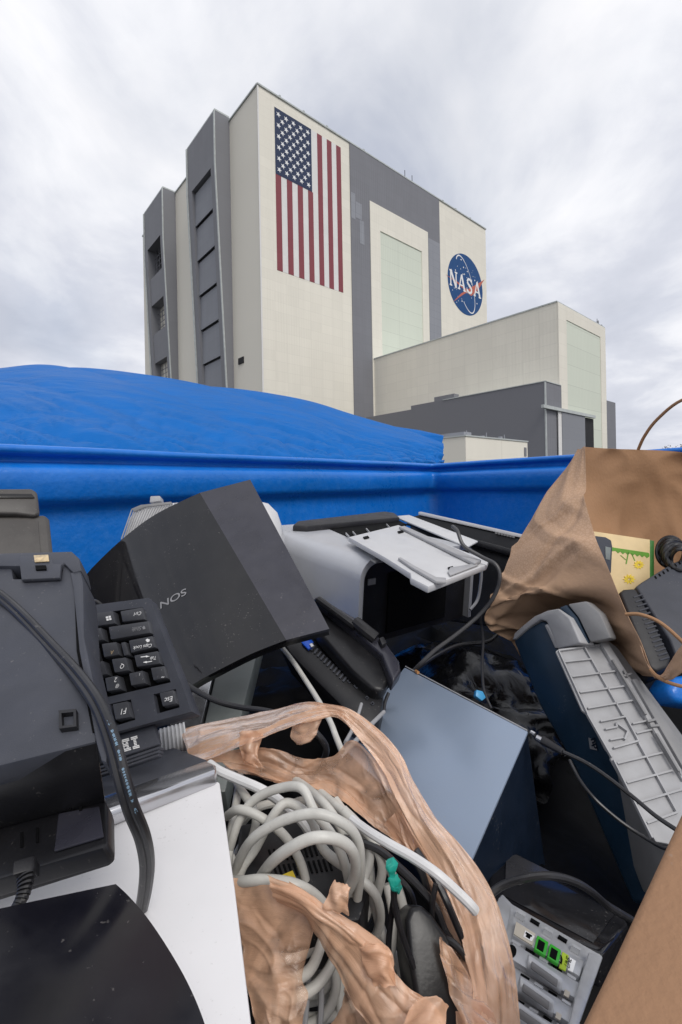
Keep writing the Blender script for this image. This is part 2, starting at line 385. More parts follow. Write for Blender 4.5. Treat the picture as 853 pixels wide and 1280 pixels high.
# ================================================================== far buildings
vr = ray(1090, 597.5); UR = Vector((vr.x, vr.y, 0)).normalized()      # along the flag face, away from us
UL = Vector((-UR.y, UR.x, 0))                                          # along the left face, away from us
Z = Vector((0, 0, 1))
angR = math.atan2(UR.y, UR.x); angL = math.atan2(UL.y, UL.x)
M['cream'] = wall_mat('cream_wall_panels', (.80, .765, .67), angR)
M['creamL'] = wall_mat('cream_wall_panels_side', (.80, .765, .67), angL)
M['bgrey'] = wall_mat('grey_wall_panels', (.205, .208, .228), angR, ph=4)
M['bgreyL'] = wall_mat('grey_wall_panels_side', (.215, .218, .235), angL, pw=9, ph=9, line=.04)
M['bgrey2'] = wall_mat('pale_grey_wall_panels', (.28, .29, .32), angR, ph=4, line=.15)
M['bgrey3'] = wall_mat('mid_grey_door_panels', (.245, .255, .28), angL, ph=4)
M['pgreen'] = wall_mat('pale_green_door_panels', (.66, .70, .60), angR, pw=40, ph=7, line=.2, streak=.06)
M['red'] = wall_mat('faded_red_paint', (.25, .065, .08), angR, line=.1, streak=.15)
M['white2'] = wall_mat('white_paint', (.74, .73, .71), angR, line=.04, streak=.05)
M['canton'] = wall_mat('navy_paint', (.03, .045, .095), angR, line=.1)
M['embl'] = wall_mat('blue_paint', (.016, .075, .22), angR, line=.06)
M['embred'] = mat('red_orange_paint', (.5, .13, .09), .7, bump=0)
M['white3'] = mat('bright_white_paint', (.8, .8, .8), .7, bump=0)
M['trim'] = mat('pale_metal_trim', (.46, .49, .48), .5, bump=0, scale=.5)
M['dark'] = mat('dark_opening', (.012, .012, .014), .8, bump=0, scale=1)
M['x'] = M['trim']; M['roof'] = mat('roof_membrane', (.25, .25, .25), .9, bump=0, scale=.1)

C0 = at(322, 104, 178.0)                          # top of the near corner
base0 = Vector((C0.x, C0.y, 0)); H = C0.z
class Face:
    """vertical face: origin on ground, direction u, outward normal n"""
    def __init__(s, o, u, n): s.o = Vector((o.x, o.y, 0)); s.u = u; s.n = n
    def uz(s, px, py, w=0):
        d = ray(px, py); t = (s.o + s.n * w - EYE).dot(s.n) / d.dot(s.n); p = EYE + d * t
        return (p - s.o).dot(s.u), p.z
    def box(s, m, u0, u1, z0, z1, w0, w1):
        return m.box(s.o + s.u * u0 + Z * z0 + s.n * w0, s.u * (u1 - u0), Z * (z1 - z0), s.n * (w1 - w0))
    def poly(s, m, pts, w0, w1):
        return m.prism([s.o + s.u * u + Z * z + s.n * w0 for u, z in pts], s.n * (w1 - w0))
    def P(s, u, z, w=0): return s.o + s.u * u + Z * z + s.n * w
FR = Face(base0, UR, -UL)
FL = Face(base0, UL, -UR)
Wr = FR.uz(607, 287)[0]; Wl = 140.0
bld = thing('tall_building', base0, 'huge cream and grey block building with a flag and a round emblem on its front', 'building')
body = MB()
body.prism([base0 + UR * 0, base0 + UR * Wr, base0 + UR * Wr + UL * Wl, base0 + UL * Wl], Z * (H - .6))
body.build('wall', M['cream'], bld, smooth=False)
rf = MB(); rf.prism([base0 + Z * (H - .6) + (UR + UL) * .0, base0 + UR * Wr + Z * (H - .6), base0 + UR * Wr + UL * Wl + Z * (H - .6), base0 + UL * Wl + Z * (H - .6)], Z * .5)
rf.build('roof', M['roof'], bld, smooth=False)
# grey part of the front, cream frame, green door
u1 = FR.uz(436.5, 178)[0]; u2 = FR.uz(548.5, 250)[0]
zd = 0
ga = FR.uz(461.5, 250); gb = FR.uz(534, 292)
m = MB(); ztop = (ga[1] + gb[1]) / 2
FR.box(m, u1, ga[0], 0, H - .62, .02, .35); FR.box(m, ga[0], gb[0], ztop, H - .62, .02, .35); FR.box(m, gb[0], u2, 0, H - .62, .02, .35)
m.build('grey_cladding', M['bgrey'], bld, smooth=False)
da = FR.uz(474.5, 288); db = FR.uz(526.5, 316); dz = (da[1] + db[1]) / 2; dbot = FR.uz(477, 446)[1]
m = MB(); FR.box(m, da[0], db[0], 0, dz, .02, .2); door = m.build('hangar_door', M['pgreen'], bld, smooth=False)
m = MB()
FR.box(m, ga[0], da[0], 0, ztop, .02, .6); FR.box(m, db[0], gb[0], 0, ztop, .02, .6); FR.box(m, da[0], db[0], dz, ztop, .02, .6)
m.build('door_surround', M['cream'], bld, smooth=False)
# lighter grey repainted patches
m = MB()
for (x0, y0, x1, y1) in ((438, 240, 444, 275), (444, 252, 452, 276), (449, 275, 455, 307)):
    a = FR.uz(x0, y0); b_ = FR.uz(x1, y1); FR.box(m, a[0], b_[0], b_[1], a[1], .36, .42)
m.build('repainted_patch', M['bgrey2'], bld, smooth=False)
m = MB(); a = FR.uz(535, 293); FR.box(m, gb[0] + .5, u2 - .3, 0, a[1] - 2, .36, .44); m.build('ladder_panel', M['bgrey2'], bld, smooth=False)
# parapet trims and corner trims
m = MB()
FR.box(m, -.3, Wr + .3, H - .6, H, .002, .5); FL.box(m, 0, Wl, H - .6, H, .002, .5)
m.build('parapet', M['trim'], bld, smooth=False)
m = MB(); FR.box(m, -.3, .35, 0, H - .62, .03, .2); m.build('corner_trim', M['white2'], bld, smooth=False)
# flag
fl = FR.uz(343, 135.5); fr_ = FR.uz(425.3, 182.5); fb = FR.uz(348, 338)
fu0, fu1 = fl[0], FR.uz(428, 300)[0]; fz1 = (fl[1] + fr_[1]) / 2; fz0 = fb[1]
cb_ = FR.uz(389, 238); cu1, cz0 = FR.uz(389.5, 200)[0], (FR.uz(345, 219)[1] + cb_[1]) / 2
flag = MB(); FR.box(flag, fu0, fu1, fz0, fz1, .02, .06)
flag = flag.build('flag_mural', M['white2'], bld, smooth=False)
sw = (fu1 - fu0) / 13
for k in range(7):
    m = MB(); a = fu0 + 2 * k * sw
    FR.box(m, a, a + sw, fz0, (cz0 if a + sw * .6 < cu1 else fz1), .065, .1); m.build('stripe', M['red'], flag, smooth=False)
m = MB(); FR.box(m, fu0, cu1, cz0, fz1, .11, .15); can = m.build('canton', M['canton'], flag, smooth=False)
st = MB(); cw = cu1 - fu0; ch = fz1 - cz0
for i in range(11):                       # the canton hangs on its side: 9 columns of stars across, 11 rows down
    for j in range(9):
        if (i + j) % 2: continue
        cu = fu0 + cw * (j + 1) / 10; cz = fz1 - ch * (i + 1) / 12; pts = []
        for q in range(10):
            rr = 1.2 if q % 2 == 0 else .48; aa = math.pi / 2 * 0 + q * math.pi / 5
            pts.append((cu + rr * math.cos(aa), cz + rr * math.sin(aa)))
        FR.poly(st, pts, .151, .2)
st.build('stars', M['white3'], flag, smooth=False)
# round emblem
ea = FR.uz(560, 352); eb = FR.uz(603, 357); et = FR.uz(581, 318); ebm = FR.uz(582, 393.5)
ec = ((ea[0] + eb[0]) / 2, (et[1] + ebm[1]) / 2); er = ((eb[0] - ea[0]) / 2 + (et[1] - ebm[1]) / 2) / 2
m = MB(); FR.poly(m, [(ec[0] + er * math.cos(t * math.pi / 32), ec[1] + er * math.sin(t * math.pi / 32)) for t in range(64)], .02, .1)
emb = m.build('round_emblem', M['embl'], bld, smooth=False)
E_ = lambda x, z: (ec[0] + er * x, ec[1] + er * z)
m = MB()   # orbit ring: tilted ellipse band
def ell(t, k): 
    a, b = .40 * k, .92 * k; x, z = a * math.cos(t), b * math.sin(t); c, s = math.cos(.42), math.sin(.42); return E_(x * c - z * s - .02, x * s + z * c)
n = 60
for q in range(n):
    t0, t1 = -2.6 + 4.6 * q / n, -2.6 + 4.6 * (q + 1) / n
    k0, k1 = 1.0, 1.045
    FR.poly(m, [ell(t0, k0), ell(t1, k0), ell(t1, k1), ell(t0, k1)], .101, .13)
m.build('orbit_ring', M['white3'], emb, smooth=False)
m = MB()
for q in range(46):
    aa = random.uniform(0, 6.28); rr = math.sqrt(random.random()) * .9; x, z = rr * math.cos(aa), rr * math.sin(aa); s_ = random.choice((.012, .018, .03))
    if abs(z) < .25: continue
    FR.poly(m, [E_(x - s_, z), E_(x, z - s_), E_(x + s_, z), E_(x, z + s_)], .101, .125)
so_ = m.build('star_field', M['white3'], emb, smooth=False); so_['kind'] = 'stuff'
m = MB()   # red wing chevron
w1 = [(-1.12, .03), (-.5, -.02), (.15, -.17), (.5, .08), (1.13, .5), (.7, .0), (.3, -.3), (-.5, -.08)]
w2 = [(-.75, -.76), (-.3, -.37), (.3, .0), (1.1, .47), (.3, -.08), (-.33, -.47)]
FR.poly(m, [E_(*p) for p in w1], .131, .15); FR.poly(m, [E_(*p) for p in w2], .152, .17)
m.build('wing_mark', M['embred'], emb, smooth=False)
m = MB()   # N A S A in slab serif capitals
def bar(p, q, t): 
    p = Vector((*p, 0)); q = Vector((*q, 0)); d = (q - p).normalized(); s_ = Vector((-d.y, d.x, 0)) * t / 2
    return [tuple((p + s_)[:2]), tuple((q + s_)[:2]), tuple((q - s_)[:2]), tuple((p - s_)[:2])]
LT = {'N': [((.12, 0), (.12, 1), .13), ((.12, 1), (.78, 0), .2), ((.78, 0), (.78, 1), .13), ((-.02, .95), (.3, .95), .09), ((-.02, .05), (.28, .05), .09), ((.62, .95), (.94, .95), .09)],
      'A': [((.1, 0), (.46, 1), .12), ((.46, 1), (.84, 0), .2), ((.2, .32), (.7, .32), .09), ((-.04, .04), (.26, .04), .08), ((.66, .04), (1.0, .04), .08)],
      'S': [((.72, .82), (.5, .95), .15), ((.5, .95), (.26, .9), .15), ((.26, .9), (.16, .72), .17), ((.16, .72), (.34, .56), .18), ((.34, .56), (.62, .44), .2), ((.62, .44), (.76, .26), .18), ((.76, .26), (.62, .08), .17), ((.62, .08), (.36, .05), .15), ((.36, .05), (.14, .2), .15), ((.76, .66), (.76, .98), .07), ((.1, .0), (.1, .34), .07)]}
xx = -.9
for q, chh in enumerate('NASA'):
    for k, (p, q2, t) in enumerate(LT[chh]):
        pts = bar(p, q2, t); FR.poly(m, [E_(xx + x * .44, -.25 + z * .52) for x, z in pts], .18, .21 + .003 * k)
    xx += .45
m.build('lettering', M['white3'], emb, smooth=False)
# ---- left face: two projecting grey towers with sloping fronts
def pylon(pxw, top_w, top_f, far_f, pybot, wallbot, frontbot, name, lab=None):
    s1 = FL.uz(*pxw)[0]
    side = Face(base0 + UL * s1, -UR, -UL)
    pt = side.uz(*top_f); pb = side.uz(*frontbot)
    p_top, zt = pt; p_bot, zb = pb
    # slope below zk
    zk = zt - 27
    slope = (p_top - p_bot) / (zk - zb); p0 = max(p_top - slope * zk, 1.5)
    front = Face(base0 - UR * p_top, UL, -UR)
    s2 = front.uz(*far_f)[0]
    prof = [(0, 0), (p0, 0), (p_top, zk), (p_top, zt), (0, zt)]
    return s1, s2, prof, p_top, p0, zk, zt, side
def pylon_point(s, z, p_top, p0, zk, w=0):
    p = p_top if z >= zk else p0 + (p_top - p0) * z / zk
    return base0 + UL * s - UR * (p + w) + Z * z
s1, s2, prof, ptop, p0, zk, zt, side = pylon((289.6, 300), None, (268.4, 137.5), (233.8, 187), 0, None, (288.5, 484), 'p')
def build_pylon(s1, s2, prof, ptop, p0, zk, zt, openings, black):
    inset = (s2 - s1) * .16
    top_o = max(o[1] for o in openings)
    m = MB()
    def slab(sa, sb, za, zb, wf=0.0):      # piece of the tower reaching the wall
        zs = [za] + ([zk] if za < zk < zb else []) + [zb]
        pts = [base0 + UL * sa + Z * zb + UR * .0, base0 + UL * sa + Z * za] + [pylon_point(sa, z, ptop, p0, zk, wf) for z in zs]
        m.prism(pts, UL * (sb - sa))
    slab(s1, s1 + inset, 0, zt); slab(s2 - inset, s2, 0, zt); slab(s1 + inset, s2 - inset, top_o, zt)
    ops = sorted(openings)
    if black:
        z = 0
        for a, b in ops:
            if a > z: slab(s1 + inset, s2 - inset, z, a, -.6)
            z = b
    tw = m.build('side_tower', M['bgreyL'], bld, smooth=False)
    # recessed panels
    for a, b in ops:
        q = MB(); rec = 1.6 if not black else 6.0
        if not black:
            b2 = b - .8; zs = [a] + ([zk] if a < zk < b2 else []) + [b2]; kz_ = lambda z: rec - .8 * (1 - (z - a) / (b2 - a))
            q.prism([pylon_point(s1 + inset, z, ptop, p0, zk, -kz_(z)) for z in zs] + [pylon_point(s1 + inset, z, ptop, p0, zk, -kz_(z) - .4) for z in reversed(zs)], UL * (s2 - s1 - 2 * inset)); q.build('door_leaf', M['bgrey3'], tw, smooth=False)
        else:
            pts = [pylon_point(s1 + inset, a, ptop, p0, zk, -rec), pylon_point(s1 + inset, b, ptop, p0, zk, -rec), pylon_point(s2 - inset, b, ptop, p0, zk, -rec), pylon_point(s2 - inset, a, ptop, p0, zk, -rec)]
            q.prism(pts, UR * .4); q.build('opening', M['dark'], tw, smooth=False)
            g = MB()
            for k in range(5):
                zz = a + (b - a) * (k + .6) / 6
                pa = pylon_point(s1 + inset, zz, ptop, p0, zk, -4); g.box(pa, UL * (s2 - s1 - 2 * inset), Z * .25, UR * .3)
            for k in range(4):
                ss = s1 + inset + (s2 - s1 - 2 * inset) * (k + .6) / 4.3
                pa = pylon_point(ss, a, ptop, p0, zk, -3.5); pb2 = pylon_point(ss, b, ptop, p0, zk, -3.5); g.prism([pa, pa + UL * .25, pb2 + UL * .25, pb2], UR * .25)
            g.build('grating', M['bgrey'], tw, smooth=False)
    if not black:
        g = MB(); 
        zs = [0, zk, top_o]
        g.prism([pylon_point(s1 + inset, z, ptop, p0, zk, -2.6) for z in zs] + [pylon_point(s1 + inset, z, ptop, p0, zk, -3) for z in reversed(zs)], UL * (s2 - s1 - 2 * inset)); g.build('backing', M['bgreyL'], tw, smooth=False)
    e = MB()
    for s_ in (s1 - .3, s2 - .5):
        pts = [pylon_point(s_, 0, ptop, p0, zk, .02), pylon_point(s_, zk, ptop, p0, zk, .02), pylon_point(s_, zt, ptop, p0, zk, .02)]
        e.prism([pts[0], pts[1], pts[2], pts[2] - UR * .5, pts[1] - UR * .5, pts[0] - UR * .5], UL * .8)
    pa = pylon_point(s1, zt, ptop, p0, zk); e.box(pa + UL * .0 - UR * .05, UL * (s2 - s1), UR * .6, Z * .7)
    e.box(base0 + UL * (s1 - .06) + Z * zt, -UR * ptop, UL * .6, Z * .7)
    e.build('edge_trim', M['trim'], tw, smooth=False)
front1 = Face(base0 - UR * ptop, UL, -UR)
# panel boundaries read down the near jamb of the tower
def zs_on(s, pixlist):
    out = []
    for px, py in pixlist:
        # intersect ray with side plane through s
        out.append(Face(base0 + UL * s, -UR, -UL).uz(px, py)[1])
    return out
in1 = s1 + (s2 - s1) * .16
zl = zs_on(in1, [(265.5, 211), (269, 261), (272.5, 306), (275.5, 352), (278.5, 397), (281.5, 444)])
step = (zl[0] - zl[5]) / 5
ops = [(zl[0] - (k + 1) * step, zl[0] - k * step) for k in range(int(zl[0] / step))]
zk = zl[0] + .01
build_pylon(s1, s2, prof, ptop, p0, zk, zt, ops, False)
a = pylon((220.5, 300), None, (203.6, 234.5), (180.2, 268), 0, None, (215, 470), 'p')
s1b, s2b, profb, ptb, p0b, zkb, ztb, sideb = a
zl = zs_on(s1b + (s2b - s1b) * .16, [(202, 294), (204.5, 334), (207.5, 369), (209.5, 407), (212.5, 445), (215, 480)])
build_pylon(s1b, s2b, profb, ptb, p0b, zkb, ztb, [(zl[1], zl[0]), (zl[3], zl[2]), (max(zl[5], 2), zl[4])], True)
m = MB(); a = FL.uz(302, 447); FL.box(m, a[0] - 2.2, a[0] + 2.2, a[1] - 2.6, a[1], .02, .4); m.build('wall_vent', M['dark'], bld, smooth=False)
# antennas and roof posts
for (px, py, h) in ((512, 228, 5.2), (521, 233, 5.0)):
    u = FR.uz(px, py)[0]; m = MB(); m.tube([FR.P(u, H - .2, -3), FR.P(u, H + h * 1.3, -3)], .16, 6, 1); m.build('antenna', M['dark'], bld)
for px, py in ((352, 122), (382, 141), (411, 160), (457, 189), (556, 254), (572, 264), (590, 276)):
    u = FR.uz(px, py)[0]; m = MB(); m.tube([FR.P(u, H - .2, -.6), FR.P(u, H + 1.6, -.6)], .14, 6, 1); m.box(FR.P(u - .4, H + 1.5, -.9), UR * .8, UL * .6, Z * .5); m.build('roof_light', M['trim'], bld)

# ---- cream wing running towards us
Qa = FR.uz(466.5, 449.5); Q = FR.P(Qa[0], 0)
wingL = Face(Q, -UL, -UR)
tU, tZ = wingL.uz(695.8, 376.3)
WH = (tZ + Qa[1]) / 2 ; WH = tZ
N1 = Q - UL * tU
wf = Face(N1, UR, -UL)
ww = wf.uz(755, 408)[0]
wing = thing('hangar_wing', N1, 'long cream wing with a tall pale green door, reaching out from the tall building', 'building')
m = MB(); m.prism([Q + UR * 0, N1, N1 + UR * ww, Q + UR * ww], Z * (WH - .4)); m.build('wall', M['creamL'], wing, smooth=False)
m = MB(); m.prism([p + Z * (WH - .4) for p in (Q - UR * .25 , N1 - UR * .25 - UL * .25, N1 + UR * (ww + .2) - UL * .25, Q + UR * (ww + .2))], Z * .45); m.build('roof', M['trim'], wing, smooth=False)
d0 = wf.uz(706.5, 400); d1 = wf.uz(749, 422); dz_ = (d0[1] + d1[1]) / 2
m = MB(); wf.box(m, d0[0], d1[0], 0, dz_, .02, .3); m.build('hangar_door', M['pgreen'], wing, smooth=False)
m = MB(); wf.box(m, 0.05, d0[0], 0, WH - .5, .02, .5); wf.box(m, d1[0], ww, 0, WH - .5, .02, .5); wf.box(m, d0[0], d1[0], dz_, WH - .5, .02, .5); m.build('door_surround', M['cream'], wing, smooth=False)
m = MB(); c = wf.uz(752, 408)[0]
o_ = wf.P(c, WH, -1.5)
m.box(o_ - UR * 1 - UL * .8, UR * 2.2, UL * 1.6, Z * .3); m.box(o_ - UR * 1.2 - UL * .9 - Z * 2, UR * .3, UL * .3, Z * 4)
m.tube([o_, o_ + Z * 3.2], .12, 6, 1); m.tube([o_ + UR * .8, o_ + UR * .8 + Z * 2.6], .12, 6, 1); m.tube([o_ + Z * 1.2, o_ + UR * .9 + Z * 2.6], .08, 6, 1); m.tube([o_ - UR, o_ - UR + Z * 2], .08, 6, 1); m.tube([o_ + Z * 2, o_ + UR * 1.8 + Z * 1.9], .1, 6, 1)
m.box(o_ + UR * 1 - UL * 1.2 - Z * 1.4, UR * 1.0, UL * .7, Z * 2.2)
m.build('rooftop_gantry', M['bgrey'], wing, smooth=False)
# ---- grey low building in front of the wing
g0 = wf.uz(678, 476.5); G = wf.P(g0[0], 0, 1.0)
gh = g0[1]
gl = Face(G, UL, -UR)
low = thing('low_building', G, 'low dark grey flat roofed block with a sliding door below the cream wing', 'building')
lend = gl.uz(554, 499)[0]; lend2 = gl.uz(514, 510)[0]; lend3 = gl.uz(458, 522)[0]
zz2 = gl.uz(540, 505)[1] ; z3 = gl.uz(490, 516.5)[1]
m = MB(); dep = -g0[0] - .2
gw = wf.uz(698, 480)[0] - g0[0]
m.prism([G, G + UR * gw, G + UR * gw + UL * .97, G + UR * dep + UL * .97, G + UR * dep + UL * lend, G + UL * lend], Z * (gh - .25))
m.prism([G + UL * lend, G + UR * dep + UL * lend, G + UR * dep + UL * lend2, G + UL * lend2], Z * (gl.uz(540, 502.5)[1]))
m.prism([G + UL * lend2, G + UR * dep + UL * lend2, G + UR * dep + UL * lend3, G + UL * lend3], Z * (gl.uz(505, 513.5)[1]))
m.build('wall', M['bgrey'], low, smooth=False)
m = MB(); gl.box(m, -.2, lend, gh - .25, gh, -dep, .2); m.build('roof', M['trim'], low, smooth=False)
m = MB(); a = gl.uz(566, 500); gl.box(m, a[0], gl.uz(541, 500)[0], gh - .2, gl.uz(553, 494)[1], -4, -1); m.build('roof_hatch', M['bgrey'], low, smooth=False)
m = MB(); gl.box(m, -.05, .35, 0, gh - .25, -.4, .12); m.build('corner_trim', M['trim'], low, smooth=False)
m = MB()
b0 = wf.uz(680, 506, 2.2)[0]; b1 = wf.uz(745, 522, 2.2); zb_ = wf.uz(700, 510.5, 2.2)[1]
wf.box(m, b0, b1[0], zb_ - .8, zb_ + .2, 1.35, 2.2); m.build('door_rail', M['trim'], low, smooth=False)
m = MB(); wf.box(m, wf.uz(703, 520, 1.8)[0], wf.uz(731.5, 520, 1.8)[0], 0, zb_ - .82, 1.35, 1.8); m.build('sliding_door', M['bgrey3'], low, smooth=False)
m = MB(); wf.box(m, wf.uz(732, 520, 1)[0], wf.uz(742, 520, 1)[0], 0, zb_ - .85, .6, 1.0); m.build('doorway', M['dark'], low, smooth=False)
m = MB(); wf.box(m, wf.uz(698.3, 520, 1.6)[0], wf.uz(702.7, 520, 1.6)[0], 0, zb_ - .82, 1.35, 1.6); m.build('door_post', M['white2'], low, smooth=False)
# dark grey block beyond the wing, right
m = MB(); a = wf.uz(757, 500, -6); b_ = wf.uz(769.5, 503, -6); wf.box(m, a[0], b_[0], 0, a[1], -20, -6)
o = m.build('annex_block', M['bgrey'], None, smooth=False); tag(o, 'narrow dark grey block showing past the right end of the cream wing', 'building')
# ---- small white shed
SN = at(582, 543.5, 40); SNb = Vector((SN.x, SN.y, 0)); SFR = Face(SNb, UR, -UL); SFL = Face(SNb, UL, -UR)
sw_ = SFR.uz(659.5, 555)[0]; sl_ = SFL.uz(540, 548)[0]
shed = thing('small_shed', SNb, 'small white flat roofed shed close behind the blue bin wall', 'shed')
m = MB(); m.prism([SNb, SNb + UR * sw_, SNb + UR * sw_ + UL * sl_, SNb + UL * sl_], Z * (SN.z - .12)); m.build('wall', M['cream'], shed, smooth=False)
m = MB(); m.prism([p + Z * (SN.z - .12) for p in (SNb - UR * .08 - UL * .08, SNb + UR * (sw_ + .08) - UL * .08, SNb + UR * (sw_ + .08) + UL * (sl_ + .08), SNb - UR * .08 + UL * (sl_ + .08))], Z * .12); m.build('roof', M['trim'], shed, smooth=False)
m = MB(); a = SFR.uz(655, 551)[0]; SFR.box(m, a, sw_ - .3, SN.z - 1.6, SN.z - .7, .01, .06); m.build('louvre', M['bgrey'], shed, smooth=False)
m = MB()
for k in range(3):
    u = sw_ * (.15 + .3 * k); m.box(SFR.P(u, SN.z, -1.4), UR * .35, UL * .3, Z * (.25 + .1 * k)); m.tube([SFR.P(u, SN.z, -1), SFR.P(u, SN.z + .6, -1)], .04, 6, 1)
m.box(SFL.P(1.5, SN.z, -2), UL * 3.2, UR * 1.2, Z * .55)
m.build('roof_vent', M['bgrey2'], shed, smooth=False)
# ---- ground
m = MB(); m.add([(-4000, -4000, 0), (4000, -4000, 0), (4000, 6000, 0), (-4000, 6000, 0)], [(0, 1, 2, 3)])
M['asphalt'] = mat('asphalt', (.055, .055, .055), .9, bump=.1, bscale=60, var=.2, scale=.3)
struct(m.build('ground', M['asphalt'], None, smooth=False, loc=Vector((0, 0, 0))))
# ---- bare brown tree on the right horizon
M['bark'] = mat('brown_bark', (.12, .08, .055), .9, bump=0, scale=3)
M['leaf'] = mat('dry_brown_leaves', (.13, .085, .045), .8, bump=0, scale=2, var=.4)
tr0 = at(850, 600, 75); tb = Vector((tr0.x, tr0.y, 0))
tree = thing('tree', tb, 'distant brown bushy tree above the bin wall at the right edge', 'tree')
m = MB(); m.tube([tb, tb + Z * 2.5, tb + Vector((.2, 0, 5))], lambda t: .35 - .22 * t, 8, 4)
for k in range(9):
    a = k * 2.4; d = Vector((math.cos(a), math.sin(a), 1.1)) * random.uniform(1.6, 2.6); p = tb + Z * random.uniform(2, 4.2)
    m.tube([p, p + d * .5, p + d], lambda t: .12 - .09 * t, 6, 3)
m.build('trunk', M['bark'], tree)
m = MB()
for k in range(2600):
    v = Vector((random.gauss(0, 1), random.gauss(0, 1), random.gauss(0, 1))).normalized() * random.random() ** .4
    p = tb + Vector((v.x * 3.4, v.y * 3.2, 5.2 + v.z * 2.7))
    if nz(p.x * .5, p.y * .5, p.z * .5) < -.12: continue
    a, b_ = Vector((random.gauss(0, 1), random.gauss(0, 1), random.gauss(0, 1))).normalized() * .16, Vector((random.gauss(0, 1), random.gauss(0, 1), random.gauss(0, 1))).normalized() * .12
    m.add([p - a, p + b_, p + a, p - b_], [(0, 1, 2, 3)])
m.build('crown', M['leaf'], tree, smooth=False)

# ================================================================== blue bin and the tarpaulin behind it
HR = .14
def rimpt(px, py):
    """point of the rim line (HR above the eye)"""
    d = ray(px, py); t = HR / d.z; return EYE + d * t
cornerP = rimpt(540, 579.5)
lw = rimpt(0, 555.0) - cornerP; lw.z = 0
rw = rimpt(722, 567.5) - cornerP; rw.z = 0
lu, ru = lw.normalized(), rw.normalized()
PROF = [(.10, -.06), (.11, .0), (.10, .0), (.07, .0), (.0, -.0), (-.012, -.004), (-.016, -.014), (-.012, -.024), (.0, -.029), (.02, -.034), (.03, -.042), (.03, -.05), (.01, -.058), (-.012, -.066), (-.024, -.075), (-.03, -.09), (-.028, -.12), (-.02, -.16), (-.012, -.178), (.012, -.192), (.026, -.203), (.03, -.22), (.03, -.26), (.032, -.8), (.036, -1.45), (.06, -1.45)]
nl = Vector((-lu.y, lu.x, 0)); nl = nl if nl.y > 0 else -nl             # outward from the bin
nr_ = Vector((-ru.y, ru.x, 0)); nr_ = nr_ if nr_.x > 0 else -nr_
start = cornerP + lu * 4.2; end = cornerP + ru * 3.4
path = []
cr_ = .09
c1 = cornerP + lu * cr_; c2 = cornerP + ru * cr_
for k in range(57): path.append((start.lerp(c1, k / 56), nl))
for k in range(1, 8):
    t = k / 8; p = (1 - t) ** 2 * c1 + 2 * t * (1 - t) * cornerP + t * t * c2; path.append((p, nl.lerp(nr_, t).normalized()))
for k in range(45): path.append((c2.lerp(end, k / 44), nr_))
rows = []
for q, (p, n_) in enumerate(path):
    wob = .006 * nz(p.x * 1.3, p.y * 1.3, 3)
    rows.append([p + n_ * (o + wob * (1 + 2 * (o < .02))) + Z * (h + .003 * nz(p.x * 2, p.y * 2, 9)) for o, h in PROF])
bn = thing('waste_bin', Vector((cornerP.x - .3, cornerP.y - 1.2, EYE.z - 1.45 + HR)), 'bright blue open topped waste bin with moulded rim, holding the heap of scrap electronics', 'bin')
m = MB(); m.grid(rows); m.build('wall', M['bin'], bn, ang=60)
fz = EYE.z + HR - 1.4
m = MB(); f = [start, cornerP, end]; m.prism([Vector((p.x, p.y, fz)) for p in (start + lu * .2, cornerP, end, end + lu * 4.2)], Z * -.04); m.build('floor', M['bin'], bn, smooth=False)

# tarpaulin: ridge line above, hem behind the bin rim
top_px = [(-120, 475, 4.2), (0, 463.5, 4.3), (78, 457, 4.6), (180, 468.5, 5.0), (280, 483, 5.4), (380, 500.5, 5.6), (450, 521, 5.6), (520, 537, 5.4), (553, 545.5, 5.2)]
hemd = [1.72, 1.85, 2.0, 2.25, 2.6, 3.0, 3.35, 3.8, 4.2]
hem_px = [(-120, 556), (0, 562), (78, 566), (180, 571), (280, 576), (380, 580), (450, 583), (520, 584), (558, 583)]
def mix(a, b, t): return a + (b - a) * t
top = [A(p) for p in top_px]; hem = [at(p[0], p[1], d) for p, d in zip(hem_px, hemd)]
r = []
for t, sag in ((0, 0), (.25, .02), (.5, .03), (.75, .02), (1, 0)):
    r.append([mix(hem[i], top[i], t) - Z * 0 + Vector((0, 0, (t * (1 - t)) * .35 * (1 - i / 14))) for i in range(9)])
# the far slope going down behind the ridge
r.append([p + Vector((0, .8, -.15)) for p in top]); r.append([p + Vector((0, 1.6, -.9)) for p in top])
r.insert(0, [p + Vector((0, .03, -.5)) for p in hem])
g = surf(r, 34, 24)
def rg(x, y, z=0): return (1 - abs(nz(x, y, z)) * 2.2) ** 3 if abs(nz(x, y, z)) < .45 else 0
def tw(v, u, p):
    hemk = max(0, 1 - abs(v - .2) * 3.6)
    a = .04 * rg(u * 1.3 + 1, v * 3.2 + u * 2.2, 2) + .022 * rg(u * 1.8, v * 8 + u * 6, 5) * max(0, .75 - v) * 1.6
    a += hemk * (.055 * rg(u * 5 + 3 * v, v * 17 + u * 6, 7) + .03 * rg(u * 22, v * 40 + u * 20, 11)) * (.35 + u)
    a += .005 * math.sin(u * 60 + 6 * nz(u * 5, v * 4)) * max(0, (u - .62) * 2.6) * (1 - v)
    return a
g = displace(g, tw)
m = MB(); m.grid(g); o = m.build('tarpaulin', M['tarp'], None, ang=80)
uv = o.data.uv_layers.new(name='UVMap')
for lp_ in o.data.loops: uv.data[lp_.index].uv = ((lp_.vertex_index % len(g[0])) / (len(g[0]) - 1), (lp_.vertex_index // len(g[0])) / (len(g) - 1))
tag(o, 'wrinkled bright blue tarpaulin stretched over a peaked load behind the bin rim', 'tarpaulin')

# ================================================================== the heap: things in the bin
def z2(x, y, sc, ox, oy): return (ox + x / sc, oy + y / sc)
def root_at(p): return Vector(p)

